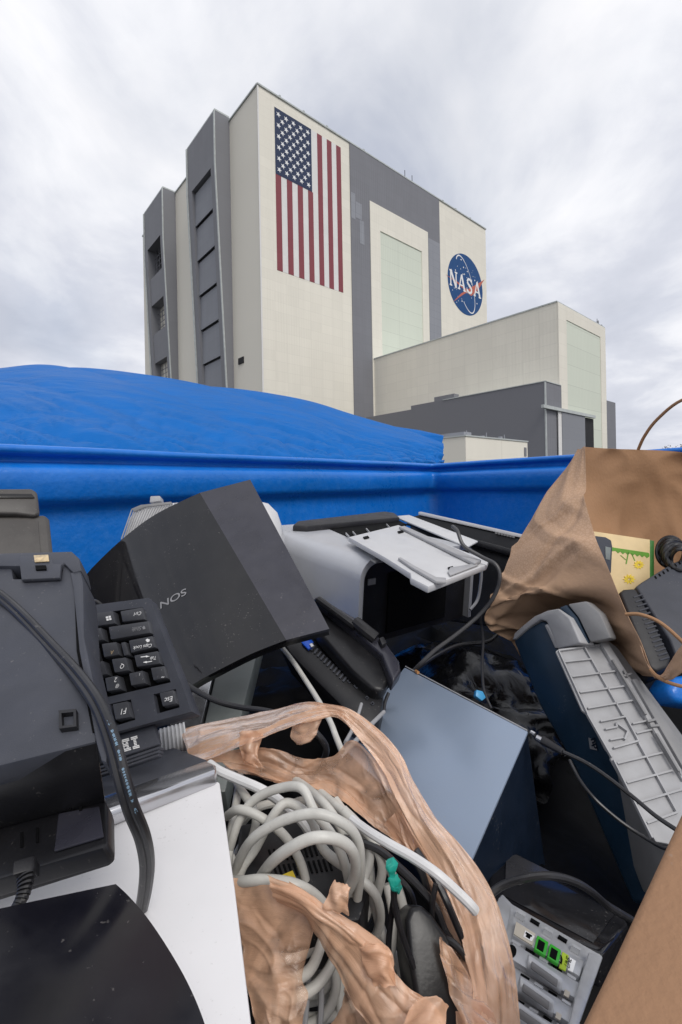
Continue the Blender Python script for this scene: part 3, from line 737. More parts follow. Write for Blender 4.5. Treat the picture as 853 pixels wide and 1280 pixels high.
# ---- printer, silver, tray folded out
PT = Plane((447, 700, 1.0), (590, 680, 1.25), (368, 657, 1.42))
pr = thing('printer', PT.hit(480, 700) - Z * .2, 'silver grey printer with black front and its white tray folded out', 'printer')
P1, P2, P3 = PT.hit(447, 700), PT.hit(590, 680), PT.hit(368, 657)
ux = (P2 - P1); W_ = ux.length; ux.normalize(); uy = (P3 - P1); uy = (uy - ux * uy.dot(ux)).normalized(); uz_ = PT.n
D_ = (P3 - P1).dot(uy); Hh = .2
def pp_(x, y, z): return P1 + ux * x + uy * y + uz_ * z
def roundprof(x0, x1, z0, z1, r, n=7):
    pts = [(x0, z0)]
    for k in range(n): a = math.pi - k / (n - 1) * math.pi / 2; pts.append((x0 + r + r * math.cos(a), z1 - r + r * math.sin(a)))
    for k in range(n): a = math.pi / 2 - k / (n - 1) * math.pi / 2; pts.append((x1 - r + r * math.cos(a), z1 - r + r * math.sin(a)))
    pts.append((x1, z0)); return pts
r_ = .05
outer = roundprof(0 - .0, W_ + .0, -Hh, 0.004, r_); inner = roundprof(.012, W_ - .012, -Hh, -.010, r_ - .012)
m = MB()   # shell: side and top band, open in front, split by top opening
no = len(outer)
y0_, y1_ = -.012, D_
vs = [pp_(x, y0_, z) for x, z in outer] + [pp_(x, y0_, z) for x, z in inner] + [pp_(x, y1_, z) for x, z in outer] + [pp_(x, y1_, z) for x, z in inner]
fs = []
for i in range(no - 1):
    if 6 < i < 8 + 0: pass
    fs += [(i, i + 1, no + i + 1, no + i), (2 * no + i, 3 * no + i, 3 * no + i + 1, 2 * no + i + 1), (i, 2 * no + i, 2 * no + i + 1, i + 1), (no + i, no + i + 1, 3 * no + i + 1, 3 * no + i)]
fs += [(0, no, 3 * no, 2 * no), (no - 1, 3 * no - 1, 4 * no - 1, 2 * no - 1)]
m.add(vs, fs); m.build('shell', M['pgrey'], pr, ang=40)
m = MB(); m.prism([pp_(x * .985 + .003, .004, z - .004) for x, z in inner], uy * (D_ - .01)); m.build('front_panel', M['blackfine'], pr)
m = MB(); m.box(pp_(.10, -.002, -Hh * .93), ux * (W_ - .2), uz_ * (Hh * .72), uy * .005); m.build('paper_slot', M['void'], pr, smooth=False)
for k in range(3):
    pass
m = MB(); m.box(pp_(.035, -.001, -.062), ux * .022, uz_ * .014, uy * .003); m.build('maker_plate', M['printgrey'], pr, smooth=False)
# black rear lid and opening well
m = MB(); m.pp(PT, [(366, 656), (372, 651), (480, 639), (494, 641), (500, 646), (384, 657)], -.004, .022); m.build('rear_lid', M['black'], pr, bevel=.006)
m = MB(); m.pp(PT, [(400, 655.5), (490, 646), (508, 655), (436, 671)], -.002, .0062); well = m.build('open_well', M['void'], pr, smooth=False)
for k in (0, 1, 3, 6):
    a = PT.hit(432 + k * 8.5, 668 - k * 1.9, .008); b = PT.hit(436 + k * 8.5, 672.5 - k * 1.9, .008)
    m = MB(); m.box(a, (b - a), ux * .003, uz_ * .005); m.build('roller_tab', M['lgrey'], well, smooth=False)
# side pads
m = MB(); m.pp(PT, [(493, 645), (512, 643.5), (598, 676), (585, 683)], .004, .010); m.build('side_cover', M['ivory'], pr, bevel=.003)
# folded-out tray
TP = Plane((481, 694, .93), (609, 701, 1.0), (455, 668, 1.19))
tray = MB(); tray.pp(TP, [(436, 671), (498, 656), (611, 701), (609, 706), (536, 733), (514, 722), (513, 716), (481, 696)], -.012, .0)
tray = tray.build('output_tray', M['ivory'], pr, bevel=.003)
m = MB(); m.pp(TP, [(499, 658), (506, 657), (602, 700), (594, 704)], .001, .008); m.build('tray_rail', M['lgrey'], tray, bevel=.002)
m = MB(); m.pp(TP, [(498, 697), (501, 696), (519, 707), (546, 721), (558, 722), (558, 727), (545, 726), (514, 708)], .001, .006); m.build('paper_guide', M['lgrey'], tray, bevel=.0015)
m = MB(); m.pp(TP, [(560, 714), (563, 709), (594, 704), (598, 706), (563, 719)], .001, .004); m.build('tray_lip', M['lgrey'], tray, bevel=.001)
for x, y in ((457, 671), (500, 664), (563, 709)):
    m = MB(); m.pp(TP, [(x - 3, y), (x + 3, y - 1.6), (x + 5, y + .6), (x - 1, y + 2.2)], .001, .003); m.build('tray_catch', M['void'], tray, smooth=False)
m = MB(); m.pp(PT, [(463, 699), (471, 697), (477, 700.5), (469, 703)], .0045, .008); m.build('button', M['mgrey'], pr, bevel=.001)
for x, y in ((382, 656), (386, 659)):
    m = MB(); m.pp(PT, [(x, y), (x + 7, y - 1), (x + 10, y + 1.5), (x + 3, y + 2.5)], .0045, .006); m.build('button', M['mgrey'], pr, bevel=.001)
# U shaped wire leg on the right
m = MB(); m.tube([pp_(W_ - .04, -.02, -.02), pp_(W_ + .004, -.03, -.05), pp_(W_ + .004, -.03, -.14), pp_(W_ - .03, -.03, -.17)], .004, 8, 6); m.build('side_handle', M['pgrey'], pr)

# ---- long black casing with a white edge, behind the printer to the right
SP = Plane((525, 643, 1.78), (654, 672, 1.5), (525, 700, 1.74))
sc = thing('long_casing', SP.hit(590, 760), 'long black flatbed casing with a white top edge lying behind the printer', 'scanner')
m = MB(); m.pp(SP, [(512, 646), (524, 643), (660, 674), (660, 790), (512, 770)], -.09, 0); m.build('body', M['blackfine'], sc, bevel=.01)
m = MB(); m.pp(SP, [(523, 640), (526, 639.5), (662, 670), (662, 674.5), (523, 643.5)], -.05, .006); m.build('top_edge', M['ivory'], sc, bevel=.002)
m = MB(); m.pp(SP, [(503, 655), (513, 652), (655, 690), (648, 699)], .004, .06); m.build('lid', M['blackfine'], sc, bevel=.012)
for k in range(7):
    x = 619 + k * 3.6; y = 668 + k * .82
    m = MB(); m.pp(SP, [(x, y - 3.4), (x + 2.4, y - 3), (x + 2.4, y - .6), (x, y - 1)], .0065, .012); m.build('key', M['mgrey'], sc, smooth=False)

# ---- pale rounded ribbed shell behind the glossy console
OP = Plane((150, 680, 1.12), (350, 680, 1.14), (250, 640, 1.16))
rb = thing('ribbed_casing', OP.hit(250, 760), 'pale grey rounded ribbed casing against the blue wall behind the big glossy cover', 'casing')
m = MB(); m.pp(OP, [(132, 760), (150, 672), (158, 645), (166, 634), (180, 628), (230, 624), (318, 622), (335, 626), (346, 637), (352, 655), (353, 680), (353, 760)], -.16, 0); sh = m.build('shell', M['ivory'], rb, bevel=.028, seg=5)
m = MB()
for k in range(17):
    t = k / 16; m = m.tube([OP.hit(152 + 3.4 * k, 674 - 1.6 * k, .001), OP.hit(165 + 3.4 * k, 637 - .5 * k, .001)], .0016, 6, 1)
m.build('rib', M['lgrey'], rb)
m = MB(); m.pp(OP, [(187, 628), (188, 620), (200, 619.5), (201, 626)], -.05, -.02); m.build('catch', M['lgrey'], rb, bevel=.002)
m = MB(); m.pp(OP, [(164, 636), (176, 631), (214, 627), (216, 630), (182, 634), (168, 640)], .001, .004); m.build('trim_line', M['mgrey'], rb, bevel=.001)

# ---- far left dark casing
BP = Plane((0, 640, .82), (60, 640, .86), (0, 690, .78))
bx = thing('black_casing', BP.hit(20, 760), 'dark taupe plastic casing at the far left edge, behind the black device with the latch', 'casing')
m = MB(); m.pp(BP, [(-160, 645), (40, 645), (56, 642), (62, 648), (76, 780), (-160, 790)], -.10, 0); m.build('lower_body', M['taupe'], bx, bevel=.007, seg=3)
m = MB(); m.pp(BP, [(-160, 611), (40, 610), (47, 615), (50, 641), (44, 645), (20, 642), (-160, 640)], -.12, .008); m.build('upper_body', M['taupe'], bx, bevel=.006, seg=3)
m = MB(); m.pp(BP, [(-160, 616), (40, 617), (44, 622), (-160, 622)], .0085, .011); m.build('seam_strip', M['blackfine'], bx, bevel=.001)
m = MB(); m.pp(BP, [(-160, 650), (48, 650), (58, 776), (-160, 776)], .0005, .003); m.build('side_panel', M['taupe'], bx, bevel=.0015)

# ---- glossy console cover with the four letter name
C_top = [(313, 599.5, .90), (250, 616, .885), (198, 641, .868), (160, 668, .857), (124, 701, .859), (104, 724, .869), (88, 752, .888)]
C_bot = [(412, 786, .66), (358, 800, .645), (315, 817, .630), (269, 840, .616), (241, 856, .614), (200, 885, .622), (165, 915, .640)]
ct = [A(p) for p in C_top]; cb_ = [A(p) for p in C_bot]
con = thing('console', (ct[2] + cb_[2]) / 2 - Z * .1, 'large glossy black games console with curved top and four letter name, leaning behind the keyboard', 'games console')
def rowsurf(a, b, n, flat_first):
    A_ = [a[0]] + spline(a[1:], 8); B_ = [b[0]] + spline(b[1:], 8)
    return [[p.lerp(q, k / n) for k in range(n + 1)] for p, q in zip(A_, B_)]
g = rowsurf(ct, cb_, 10, True)
m = MB(); m.grid(g[1:], .006); top_ = m.build('top_cover', M['gloss'], con, ang=50)
g2 = [[g[0][k].lerp(g[1][k], t) for k in range(11)] for t in (0, .5, 1)]
m = MB(); m.grid(g2, .006); m.build('bevelled_edge', M['gloss2'], con, ang=50)
cn = -(ct[1] - ct[0]).cross(cb_[0] - ct[0]).normalized()
if cn.dot(EYE - ct[0]) < 0: cn = -cn
fullg = [[p - cn * .0065 - (p - con.location).normalized() * .002 for p in r] for r in g]
m = MB(); m.grid(fullg, .0); 
lowg = [[p - cn * .012 for p in r] for r in fullg]
# closed body under the cover
k = len(fullg); n_ = 11
body_rows = fullg
vv = [p for r in fullg for p in r] + [p for r in lowg for p in r]; off = k * n_
ff = []
for i in range(k - 1):
    for j in range(n_ - 1):
        ff.append((i * n_ + j, i * n_ + j + 1, (i + 1) * n_ + j + 1, (i + 1) * n_ + j)); ff.append((off + i * n_ + j, off + (i + 1) * n_ + j, off + (i + 1) * n_ + j + 1, off + i * n_ + j + 1))
for i in range(k - 1):
    ff.append((i * n_, (i + 1) * n_, off + (i + 1) * n_, off + i * n_)); ff.append((i * n_ + n_ - 1, off + i * n_ + n_ - 1, off + (i + 1) * n_ + n_ - 1, (i + 1) * n_ + n_ - 1))
for j in range(n_ - 1):
    ff.append((j, off + j, off + j + 1, j + 1)); ff.append(((k - 1) * n_ + j, (k - 1) * n_ + j + 1, off + (k - 1) * n_ + j + 1, off + (k - 1) * n_ + j))
m = MB(); m.add(vv, ff); m.build('body', M['blackfine'], con, ang=50)
# lettering plane near the name
def csurf(px, py):
    best = None
    for i in range(len(g) - 1):
        for j in range(10):
            a, b, c = g[i][j], g[i][j + 1], g[i + 1][j]
            pl = Plane(a, b, c); h = pl.hit(px, py)
            mid = (g[i][j] + g[i + 1][j + 1]) / 2; dd = (h - mid).length
            if best is None or dd < best[0]: best = (dd, h, pl)
    return best
_, h_, lp = csurf(212, 750)
lp2 = Plane(csurf(228, 740)[1], csurf(190, 762)[1], csurf(222, 760)[1])
nm_ = text('SONY', lp2, (232.5, 735), (189, 759.5), M['printgrey'], con, 'name_lettering', w=.0012, hs=.8, bold=.01)
for v in nm_.data.vertices:      # lay the name on the curved cover
    p = v.co + con.location; q = p - EYE; px_, pz_ = q.x / q.y, -q.z / q.y
    a_, b_ = px_ * cr + pz_ * sr, -px_ * sr + pz_ * cr
    h = csurf(CX + a_ * F, HY + b_ * F)[1]; v.co = h + (EYE - h).normalized() * .0012 - con.location
# ---- standing cases under the console cover
KP = Plane((271, 839, .80), (318, 815, .84), (255, 912, .70))
ks = thing('silver_case', KP.hit(270, 960), 'pale silver and green grey case standing on edge beneath the glossy console', 'computer case')
m = MB(); m.pp(KP, [(205, 935), (232, 820), (276, 805), (250, 912), (232, 990)], -.05, 0.004); m.build('side_panel', M['silver'], ks, bevel=.002)
M['ggrey'] = mat('green_grey_plastic', (.16, .18, .175), .4, bump=.01, dust=.1)
m = MB(); m.pp(KP, [(278, 806), (330, 785), (303, 890), (282, 990), (234, 990), (254, 912)], -.05, 0); m.build('front_panel', M['ggrey'], ks, bevel=.003)

# ---- black dock with ports, and the rounded black shell lying on it
DP = Plane((380, 795, .86), (478, 872, .74), (440, 905, .70))
dk = thing('docking_station', DP.hit(430, 880), 'black docking station with a blue video socket and vents, left of the blue grey case', 'docking station')
m = MB(); m.pp(DP, [(350, 790), (372, 780), (398, 789), (480, 868), (474, 900), (462, 908), (430, 885), (395, 850), (362, 815)], -.06, 0); m.build('body', M['blackfine'], dk, bevel=.003)
m = MB(); m.pp(DP, [(378, 796), (384, 794), (392, 802), (391, 809), (385, 811), (377, 803)], .0005, .006); vg = m.build('video_socket', M['vga'], dk, bevel=.001)
m = MB(); m.pp(DP, [(387, 805), (391, 803), (393, 807), (389, 809)], .0062, .009); m.build('screw', M['silver'], vg, bevel=.0005)
for k in range(11):
    x, y = 388 + k * 4.0, 812 + k * 3.9
    m = MB(); m.pp(DP, [(x, y), (x + 2.0, y + 1.2), (x + 6.5, y - 4.8), (x + 4.6, y - 6)], .0003, .0022); m.build('vent_fin', M['charcoal'], dk, smooth=False)
for k, (x, y, s_) in enumerate(((437, 851, 6), (446, 857, 8), (459, 872, 5), (466, 879, 5))):
    m = MB(); m.pp(DP, [(x - s_ / 2, y), (x, y - s_ / 2), (x + s_ / 2, y), (x, y + s_ / 2)], .0003, .002); pt = m.build('port', M['charcoal'], dk, smooth=False)
    m = MB(); m.pp(DP, [(x - s_ / 4, y), (x, y - s_ / 4), (x + s_ / 4, y), (x, y + s_ / 4)], .0022, .0028); m.build('socket_hole', M['void'], pt, smooth=False)
EP = Plane((395, 750, .90), (470, 815, .80), (470, 868, .72))
sh = thing('black_shell', EP.hit(440, 830) - Z * .05, 'rounded glossy black plastic cover with a hinge, beside the left foot of the printer', 'cover')
m = MB(); m.pp(EP, [(385, 766), (392, 752), (402, 756), (447, 790), (470, 808), (478, 820), (488, 850), (480, 864), (468, 862), (440, 838), (400, 792)], -.03, 0.0); m.build('lower_shell', M['blackfine'], sh, bevel=.008, seg=4)
m = MB(); m.pp(EP, [(392, 746), (398, 744), (452, 776), (484, 804), (500, 826), (502, 838), (492, 852), (486, 838), (478, 818), (450, 793)], -.01, .018); m.build('upper_shell', M['gloss2'], sh, bevel=.008, seg=4)
m = MB(); m.tube([EP.hit(398, 750, .02), EP.hit(420, 766, .022), EP.hit(444, 784, .02)], .008, 10, 4); m.build('hinge_bar', M['blackfine'], sh)
m = MB(); m.tube([EP.hit(445, 778, .024), EP.hit(456, 787, .026), EP.hit(470, 798, .022)], .011, 10, 4); m.build('hinge', M['black'], sh)
m = MB(); m.pp(EP, [(474, 797), (480, 795), (484, 803), (478, 806)], .016, .028); m.build('catch', M['black'], sh, bevel=.002)

# ---- blue-grey computer case
GP = Plane((506, 834, .88), (660, 914, .64), (586, 1083, .50))
gc = thing('computer_case', GP.hit(590, 1083) - Z * .2, 'blue grey steel computer case lying flat in the middle of the heap', 'computer case')
O_, X_, Y_ = GP.hit(660, 914), GP.hit(506, 834), GP.hit(586, 1083)
lid = [O_, X_, X_ + (Y_ - O_), Y_]
m = MB(); m.prism(lid, GP.n * -.004); m.build('top_panel', M['steelblue'], gc, bevel=.0015)
e1 = (X_ - O_).normalized(); e2 = (Y_ - O_).normalized()
dn = (-Z * .7 - GP.n * .5).normalized()
m = MB(); m.prism([p + ((X_ + Y_) / 2 - p) * .006 - GP.n * .0055 for p in lid], dn * .32); m.build('chassis', M['navydark'], gc, bevel=.003)
m = MB(); m.tube([GP.hit(507, 833, .0), GP.hit(583, 873.0, .0), GP.hit(659, 913, .0)], .0012, 6, 1); m.build('rear_edge', M['lgrey'], gc)
m = MB(); m.tube([GP.hit(520, 839, .001), GP.hit(523, 840.8, .003)], .003, 8, 1); m.build('thumb_screw', M['orange'], gc)
m = MB(); m.tube([GP.hit(664, 915, .001), GP.hit(669, 918, .0)], .0028, 8, 1); m.build('thumb_screw', M['silver'], gc)

# ---- navy printer with light grey tray door, right
NP = Plane((641, 800, .90), (697, 813, .80), (815, 1052, .60))
hp = thing('photo_printer', NP.hit(760, 1000) - Z * .1, 'navy and light grey printer standing on end, its ribbed tray cover facing out', 'printer')
m = MB(); m.pp(NP, [(641, 800), (660, 785), (676, 776), (684, 779), (699, 812), (733, 870), (815, 1052), (850, 1130), (790, 1130), (719, 962), (674, 882)], -.14, 0.0); nb = m.build('body', M['navy'], hp, bevel=.006, seg=3)
m = MB(); m.pp(NP, [(640, 800), (643, 791), (652, 783), (668, 770), (684, 763), (698, 760.5), (712, 772), (726, 804), (697, 812), (688, 788), (683, 777), (676, 774.5), (660, 785), (645, 799)], -.03, .004); m.build('end_cap', M['lgrey'], hp, bevel=.003, seg=3)
CP = Plane(NP.hit(697, 812, .002), NP.hit(698, 760, .002), A((768, 803, .74)))
m = MB(); m.pp(CP, [(699, 759.5), (708, 756), (722, 772), (737, 804), (727, 806), (712, 772)], -.03, .002); m.build('blue_band', M['navy'], hp, bevel=.002)
m = MB(); m.pp(CP, [(709, 755), (733, 751), (750, 766), (764, 798), (738, 803), (723, 772)], -.03, .004); m.build('end_panel', M['mgrey'], hp, bevel=.004)
m = MB(); m.pp(NP, [(681, 782), (684, 780), (687, 782), (699, 806), (698, 810), (694, 810)], .0005, .0035); np_ = m.build('name_strip', M['lgrey'], hp, bevel=.001)
text('photo smart 3310', NP, (684.5, 785), (695.5, 806), M['printgrey'], np_, 'lettering', w=.0042, hs=.8)
m = MB(); cq = NP.hit(741, 931, .001); cv = [NP.hit(736, 922, .001), NP.hit(744, 925, .001), NP.hit(747, 938, .001), NP.hit(738, 936, .001)]
m.prism(cv, NP.n * .0006); lg = m.build('round_logo', M['printgrey'], hp, smooth=False)
text('hp', NP, (738.5, 924), (744, 936.5), M['navydark'], lg, 'lettering', w=.0024, hs=.9, bold=.03)
QP = Plane((695, 814, .765), (754, 804, .785), (820, 1052, .555))
q_ = QP
bk = MB(); bk.pp(QP, [(720, 800), (757, 797), (772, 808), (900, 980), (905, 1090), (850, 1090)], -.10, -.006); bk.build('tray_frame', M['mgrey'], hp, bevel=.004)
m = MB(); m.pp(QP, [(695, 814), (699, 811), (754, 804), (762, 812), (900, 1025), (860, 1060), (827, 1053), (820, 1052), (763, 948), (764, 943), (757, 936), (737, 897), (735, 894), (728, 888)], -.004, 0); td = m.build('tray_door', M['lgrey'], hp, bevel=.0012)
def L_(a, b, t): return (a[0] + (b[0] - a[0]) * t, a[1] + (b[1] - a[1]) * t)
def rib(p0, p1, w=.0022, h=.0045, par=td, nm='rib', mt='lgrey'):
    a, b = QP.hit(*p0, .0002), QP.hit(*p1, .0002); s_ = (b - a).cross(QP.n).normalized() * w
    m = MB(); m.box(a - s_ / 2, b - a, s_, QP.n * h); return m.build(nm, M[mt], par, smooth=False)
# frame ribs: left edge, right edge, centre line, cross ribs
Z4 = lambda x, y: (600 + x / 3.372, 740 + y / 3.372)
for a, b in [((330, 252), (452, 520)), ((450, 520), (552, 700)), ((560, 712), (722, 1040)), ((330, 252), (505, 228)), ((505, 228), (853, 800)),
             ((440, 240), (600, 525)), ((665, 640), (825, 930)),
             ((352, 300), (465, 288)), ((385, 362), (570, 338)), ((418, 428), (605, 402)), ((452, 495), (640, 462)),
             ((505, 550), (610, 530)), ((525, 583), (575, 573)), ((545, 628), (600, 618)), ((560, 662), (665, 632)), ((575, 727), (765, 682)), ((615, 808), (805, 757)), ((660, 892), (853, 835)), ((700, 978), (828, 932)),
             ((640, 560), (700, 548)), ((655, 600), (720, 585)), ((610, 530), (665, 632)),
             ((570, 556), (620, 592)), ((620, 592), (606, 626)), ((575, 575), (570, 556))]:
    rib(Z4(*a), Z4(*b))
m = MB(); m.pp(QP, [Z4(505, 205), Z4(530, 195), Z4(853, 700), Z4(853, 775), Z4(515, 225)], .0005, .007); hg = m.build('hinge_rail', M['lgrey'], hp, bevel=.0015)
for a, b in [((560, 290), (700, 520)), ((745, 600), (840, 760)), ((600, 355), (632, 345)), ((615, 362), (600, 335)), ((700, 545), (745, 535)), ((712, 565), (752, 562))]:
    a_, b_ = QP.hit(*Z4(*a), .0072), QP.hit(*Z4(*b), .0072); s_ = (b_ - a_).cross(QP.n).normalized() * .003
    m = MB(); m.box(a_, b_ - a_, s_, QP.n * .004); m.build('hinge_bar', M['mgrey'], hg, smooth=False)
m = MB(); m.pp(QP, [Z4(640, 365), Z4(665, 362), Z4(853, 640), Z4(900, 740), Z4(860, 745)], .0005, .012); m.build('side_rail', M['mgrey'], hp, bevel=.003)
# ================================================================== left foreground
def kz(x, y): return (100 + x / 5.331, 730 + y / 5.331)
def solve_quad(p, d0):
    r = [ray(*q) for q in p]
    # r0*d0 - r1*d1 + r2*d2 - r3*d3 = 0
    Mx = Matrix(((r[1].x, -r[2].x, r[3].x), (r[1].y, -r[2].y, r[3].y), (r[1].z, -r[2].z, r[3].z)))
    s = Mx.inverted() @ (r[0] * d0)
    return [EYE + r[0] * d0] + [EYE + r[i + 1] * s[i] for i in range(3)]
KB = Plane((*kz(460, 92), .500), (*kz(745, 850), .405), (*kz(27, 152), .520))
kb = thing('keyboard', KB.hit(180, 880) - Z * .04, 'dark grey computer keyboard lying upside down beside the black device at the left', 'keyboard')
T_ = .006
m = MB()
pieces = [
    [(-300, 190), (20, 149), (460, 92), (418, 155), (20, 208), (-300, 250)],
    [(418, 155), (460, 92), (745, 850), (665, 822), (640, 700), (606, 655)],
    [(606, 655), (640, 700), (490, 735), (200, 800), (-260, 905), (-300, 850), (180, 755)],
    [(490, 735), (515, 865), (370, 905), (340, 768)],
    [(515, 865), (665, 822), (745, 850), (245, 985), (-300, 1130), (-300, 1060), (240, 945), (370, 905)],
    [(200, 800), (240, 945), (-300, 1060), (-260, 905)]]
for p in pieces: m.pp(KB, [kz(*q) for q in p], -T_, 0)
m.build('deck', M['charcoal'], kb, smooth=False)
m = MB(); m.pp(KB, [kz(*q) for q in [(-300, 192), (20, 151), (458, 94), (743, 851), (245, 984), (-300, 1128)]], -.024, -T_ - .0005); m.build('base', M['charcoal'], kb, bevel=.001)
m = MB(); m.pp(KB, [kz(*q) for q in [(-290, 200), (440, 100), (720, 845), (250, 975), (-290, 1120)]], -T_ - .0004, -T_ + .0008); m.build('well', M['void'], kb, smooth=False)
keys = [
 ('windows', [(95, 195), (215, 178), (235, 262), (110, 280)]),
 ('ctrl', [(268, 180), (412, 155), (432, 235), (283, 252)]),
 ('shift', [(190, 285), (455, 245), (470, 325), (205, 370)]),
 ('z', [(60, 300), (140, 290), (155, 370), (70, 390)]),
 ('x', [(-60, 318), (35, 304), (50, 386), (-45, 402)]),
 ('caps', [(325, 375), (480, 345), (500, 420), (340, 458)]),
 ('strip', [(272, 390), (302, 384), (325, 470), (292, 478)]),
 ('a', [(143, 398), (240, 385), (260, 470), (160, 488)]),
 ('s', [(20, 420), (92, 410), (114, 500), (36, 508)]),
 ('tab', [(360, 475), (515, 445), (535, 530), (378, 552)]),
 ('q', [(210, 500), (305, 487), (325, 575), (230, 590)]),
 ('w', [(65, 525), (155, 512), (180, 600), (85, 614)]),
 ('tilde', [(470, 558), (560, 545), (580, 625), (488, 642)]),
 ('1', [(325, 595), (415, 575), (435, 660), (340, 677)]),
 ('2', [(165, 625), (250, 608), (272, 700), (180, 716)]),
 ('3', [(20, 650), (105, 635), (128, 722), (35, 740)]),
 ('esc', [(528, 725), (620, 705), (645, 795), (550, 815)]),
 ('f1', [(215, 800), (315, 780), (340, 885), (235, 905)])]
KT = .0045
kobj = {}
for nm, q in keys:
    m = MB(); m.frus(KB, [kz(*p) for p in q], -T_ + .001, KT, 1.10); kobj[nm] = m.build('key', M['key'], kb, bevel=.0011, seg=2)
    # tops read by pixel at the deck plane, so lift them back on their own plane
KL = KB.shift(KT)
def ktext(key, s, a, b, mt='print', hs=1.0): 
    text(s, KL, kz(*a), kz(*b), M[mt], kobj[key], 'legend', w=.0003, hs=hs)
ktext('ctrl', 'Ctrl', (412, 182), (365, 190)); ktext('shift', 'Shift', (412, 280), (350, 290), 'printgrey')
ktext('caps', 'Caps Lock', (482, 397), (358, 416)); ktext('tab', 'Tab', (512, 480), (470, 486)); ktext('esc', 'Esc', (618, 746), (566, 760))
ktext('f1', 'F1', (312, 825), (280, 832)); ktext('z', 'Z', (128, 344), (106, 348), hs=1.1); ktext('a', 'A', (228, 440), (206, 445), 'printgold')
ktext('q', 'Q', (298, 532), (272, 537)); ktext('w', 'W', (150, 570), (120, 577), 'printgold'); ktext('1', '1', (402, 593), (396.5, 594), hs=1); ktext('1', '!', (419, 632), (417.2, 632.5)); 
ktext('2', '2', (250, 622), (234, 625)); ktext('2', '@', (262, 670), (240, 674)); ktext('tilde', '~', (566, 606), (545, 610)); ktext('tilde', '\u00b4', (548, 562), (544, 563))
m = MB()
for (x, y) in ((172, 218), (190, 214), (176, 233), (194, 229)):
    m.pp(KL, [kz(x - 0, y), kz(x + 14, y - 3), kz(x + 17, y + 9), kz(x + 3, y + 12)], .0003, .0006)
m.build('window_mark', M['print'], kobj['windows'], smooth=False)
m = MB()
m.pp(KL, [kz(*q) for q in [(405, 484), (440, 480), (440, 476), (466, 482), (441, 489), (441, 485), (406, 489)]], .0003, .0006)
m.pp(KL, [kz(*q) for q in [(480, 512), (445, 518), (445, 513), (420, 522), (446, 527), (446, 523), (481, 517)]], .0003, .0006)
m.build('arrow_mark', M['print'], kobj['tab'], smooth=False)
m = MB(); m.pp(KL, [kz(*q) for q in [(414, 292), (426, 278), (438, 288), (434, 289), (437, 300), (420, 303), (418, 292)]], .0003, .0006); m.build('arrow_mark', M['printgrey'], kobj['shift'], smooth=False)
m = MB(); m.pp(KL, [kz(*q) for q in [(438, 372), (450, 364), (466, 370), (462, 384), (448, 388)]], .0003, .0006); m.build('lock_mark', M['print'], kobj['caps'], smooth=False)
# badge block with the three striped letters
IB = KB.shift(-.010)
m = MB(); m.pp(IB, [kz(*q) for q in [(60, 1062), (490, 934), (528, 1066), (280, 1152), (90, 1210)]], -.006, 0); bb = m.build('badge_block', M['charcoal'], kb, bevel=.0015)
for k in range(3):
    d_ = 24 * k
    m = MB(); m.pp(IB, [kz(*q) for q in [(100, 1222 + d_), (285, 1162 + d_), (525, 1080 + d_), (518, 1100 + d_), (288, 1180 + d_), (104, 1238 + d_)]], -.014, -.003 - .002 * k); m.build('fin', M['charcoal'], kb, bevel=.0006)
lm = MB()
LETTERS = {'I': [[(0, 1)], [(0, 1)], [(.3, .7)], [(.3, .7)], [(.3, .7)], [(.3, .7)], [(0, 1)], [(0, 1)]],
           'B': [[(0, .8)], [(0, .92)], [(.18, .42), (.68, .96)], [(.18, .84)], [(.18, .84)], [(.18, .42), (.68, .96)], [(0, .92)], [(0, .8)]],
           'M': [[(0, .32), (.68, 1)], [(0, .36), (.64, 1)], [(.15, .42), (.58, .85)], [(.15, .47), (.53, .85)], [(.15, .85)], [(.15, .32), (.4, .6), (.68, .85)], [(0, .32), (.45, .55), (.68, 1)], [(0, .32), (.68, 1)]]}
ia, ib_ = IB.hit(*kz(382, 1010), .0003), IB.hit(*kz(340, 1022), .0003); uu = ib_ - ia; vvv = IB.hit(*kz(400, 1092), .0003) - ia
for li, ch_ in enumerate('IBM'):
    base = ia + uu * (li * 1.32)
    wd = 1.0 if ch_ == 'I' else (1.35 if ch_ == 'B' else 1.6)
    if ch_ == 'M': base = ia + uu * 2.85
    for r_i, segs in enumerate(LETTERS[ch_]):
        for a, b in segs:
            # first stripe is the top of the letter, which points down in the picture
            y = 1 - (r_i + 1) / 8 + .01
            lm.box(base + uu * a * wd + vvv * y, uu * (b - a) * wd, vvv * .085, IB.n * .0004)
lm.build('striped_letters', M['print'], bb, smooth=False)

# ---- black plastic device with latch (left)
LT_ = Plane((0, 700, .46), (98, 692, .45), (122, 927, .262))
dev = thing('black_device', LT_.hit(40, 950) - Z * .06, 'black plastic device with a latch and square catch, overlapping the keyboard at the left', 'device')
zf = lambda x, y: (x / 3.281, 600 + y / 3.281)
zg = lambda x, y: (x / 2.666, 880 + y / 2.666)
m = MB(); m.pp(LT_, [(-120, 700), zf(0, 352), zf(48, 356), zf(55, 405), zf(250, 400), zf(262, 340), zf(330, 345), zf(342, 420), (105, 800), (121, 915), (120, 927), (8, 955), (-120, 985)], -.02, 0); tp = m.build('top_plate', M['charcoal'], dev, bevel=.0015)
m = MB(); m.pp(LT_, [(-120, 692), zf(0, 300), zf(295, 292), zf(325, 320), zf(335, 370), zf(300, 380), zf(262, 340), zf(250, 352), zf(80, 352), zf(48, 352), (-120, 706)], -.02, .004); m.build('rear_rim', M['charcoal'], dev, bevel=.0015)
m = MB(); m.pp(LT_, [zf(80, 312), zf(210, 310), zf(218, 342), zf(252, 344), zf(246, 400), zf(88, 408), zf(80, 345)], .0005, .0045); lt = m.build('latch', M['charcoal'], dev, bevel=.001)
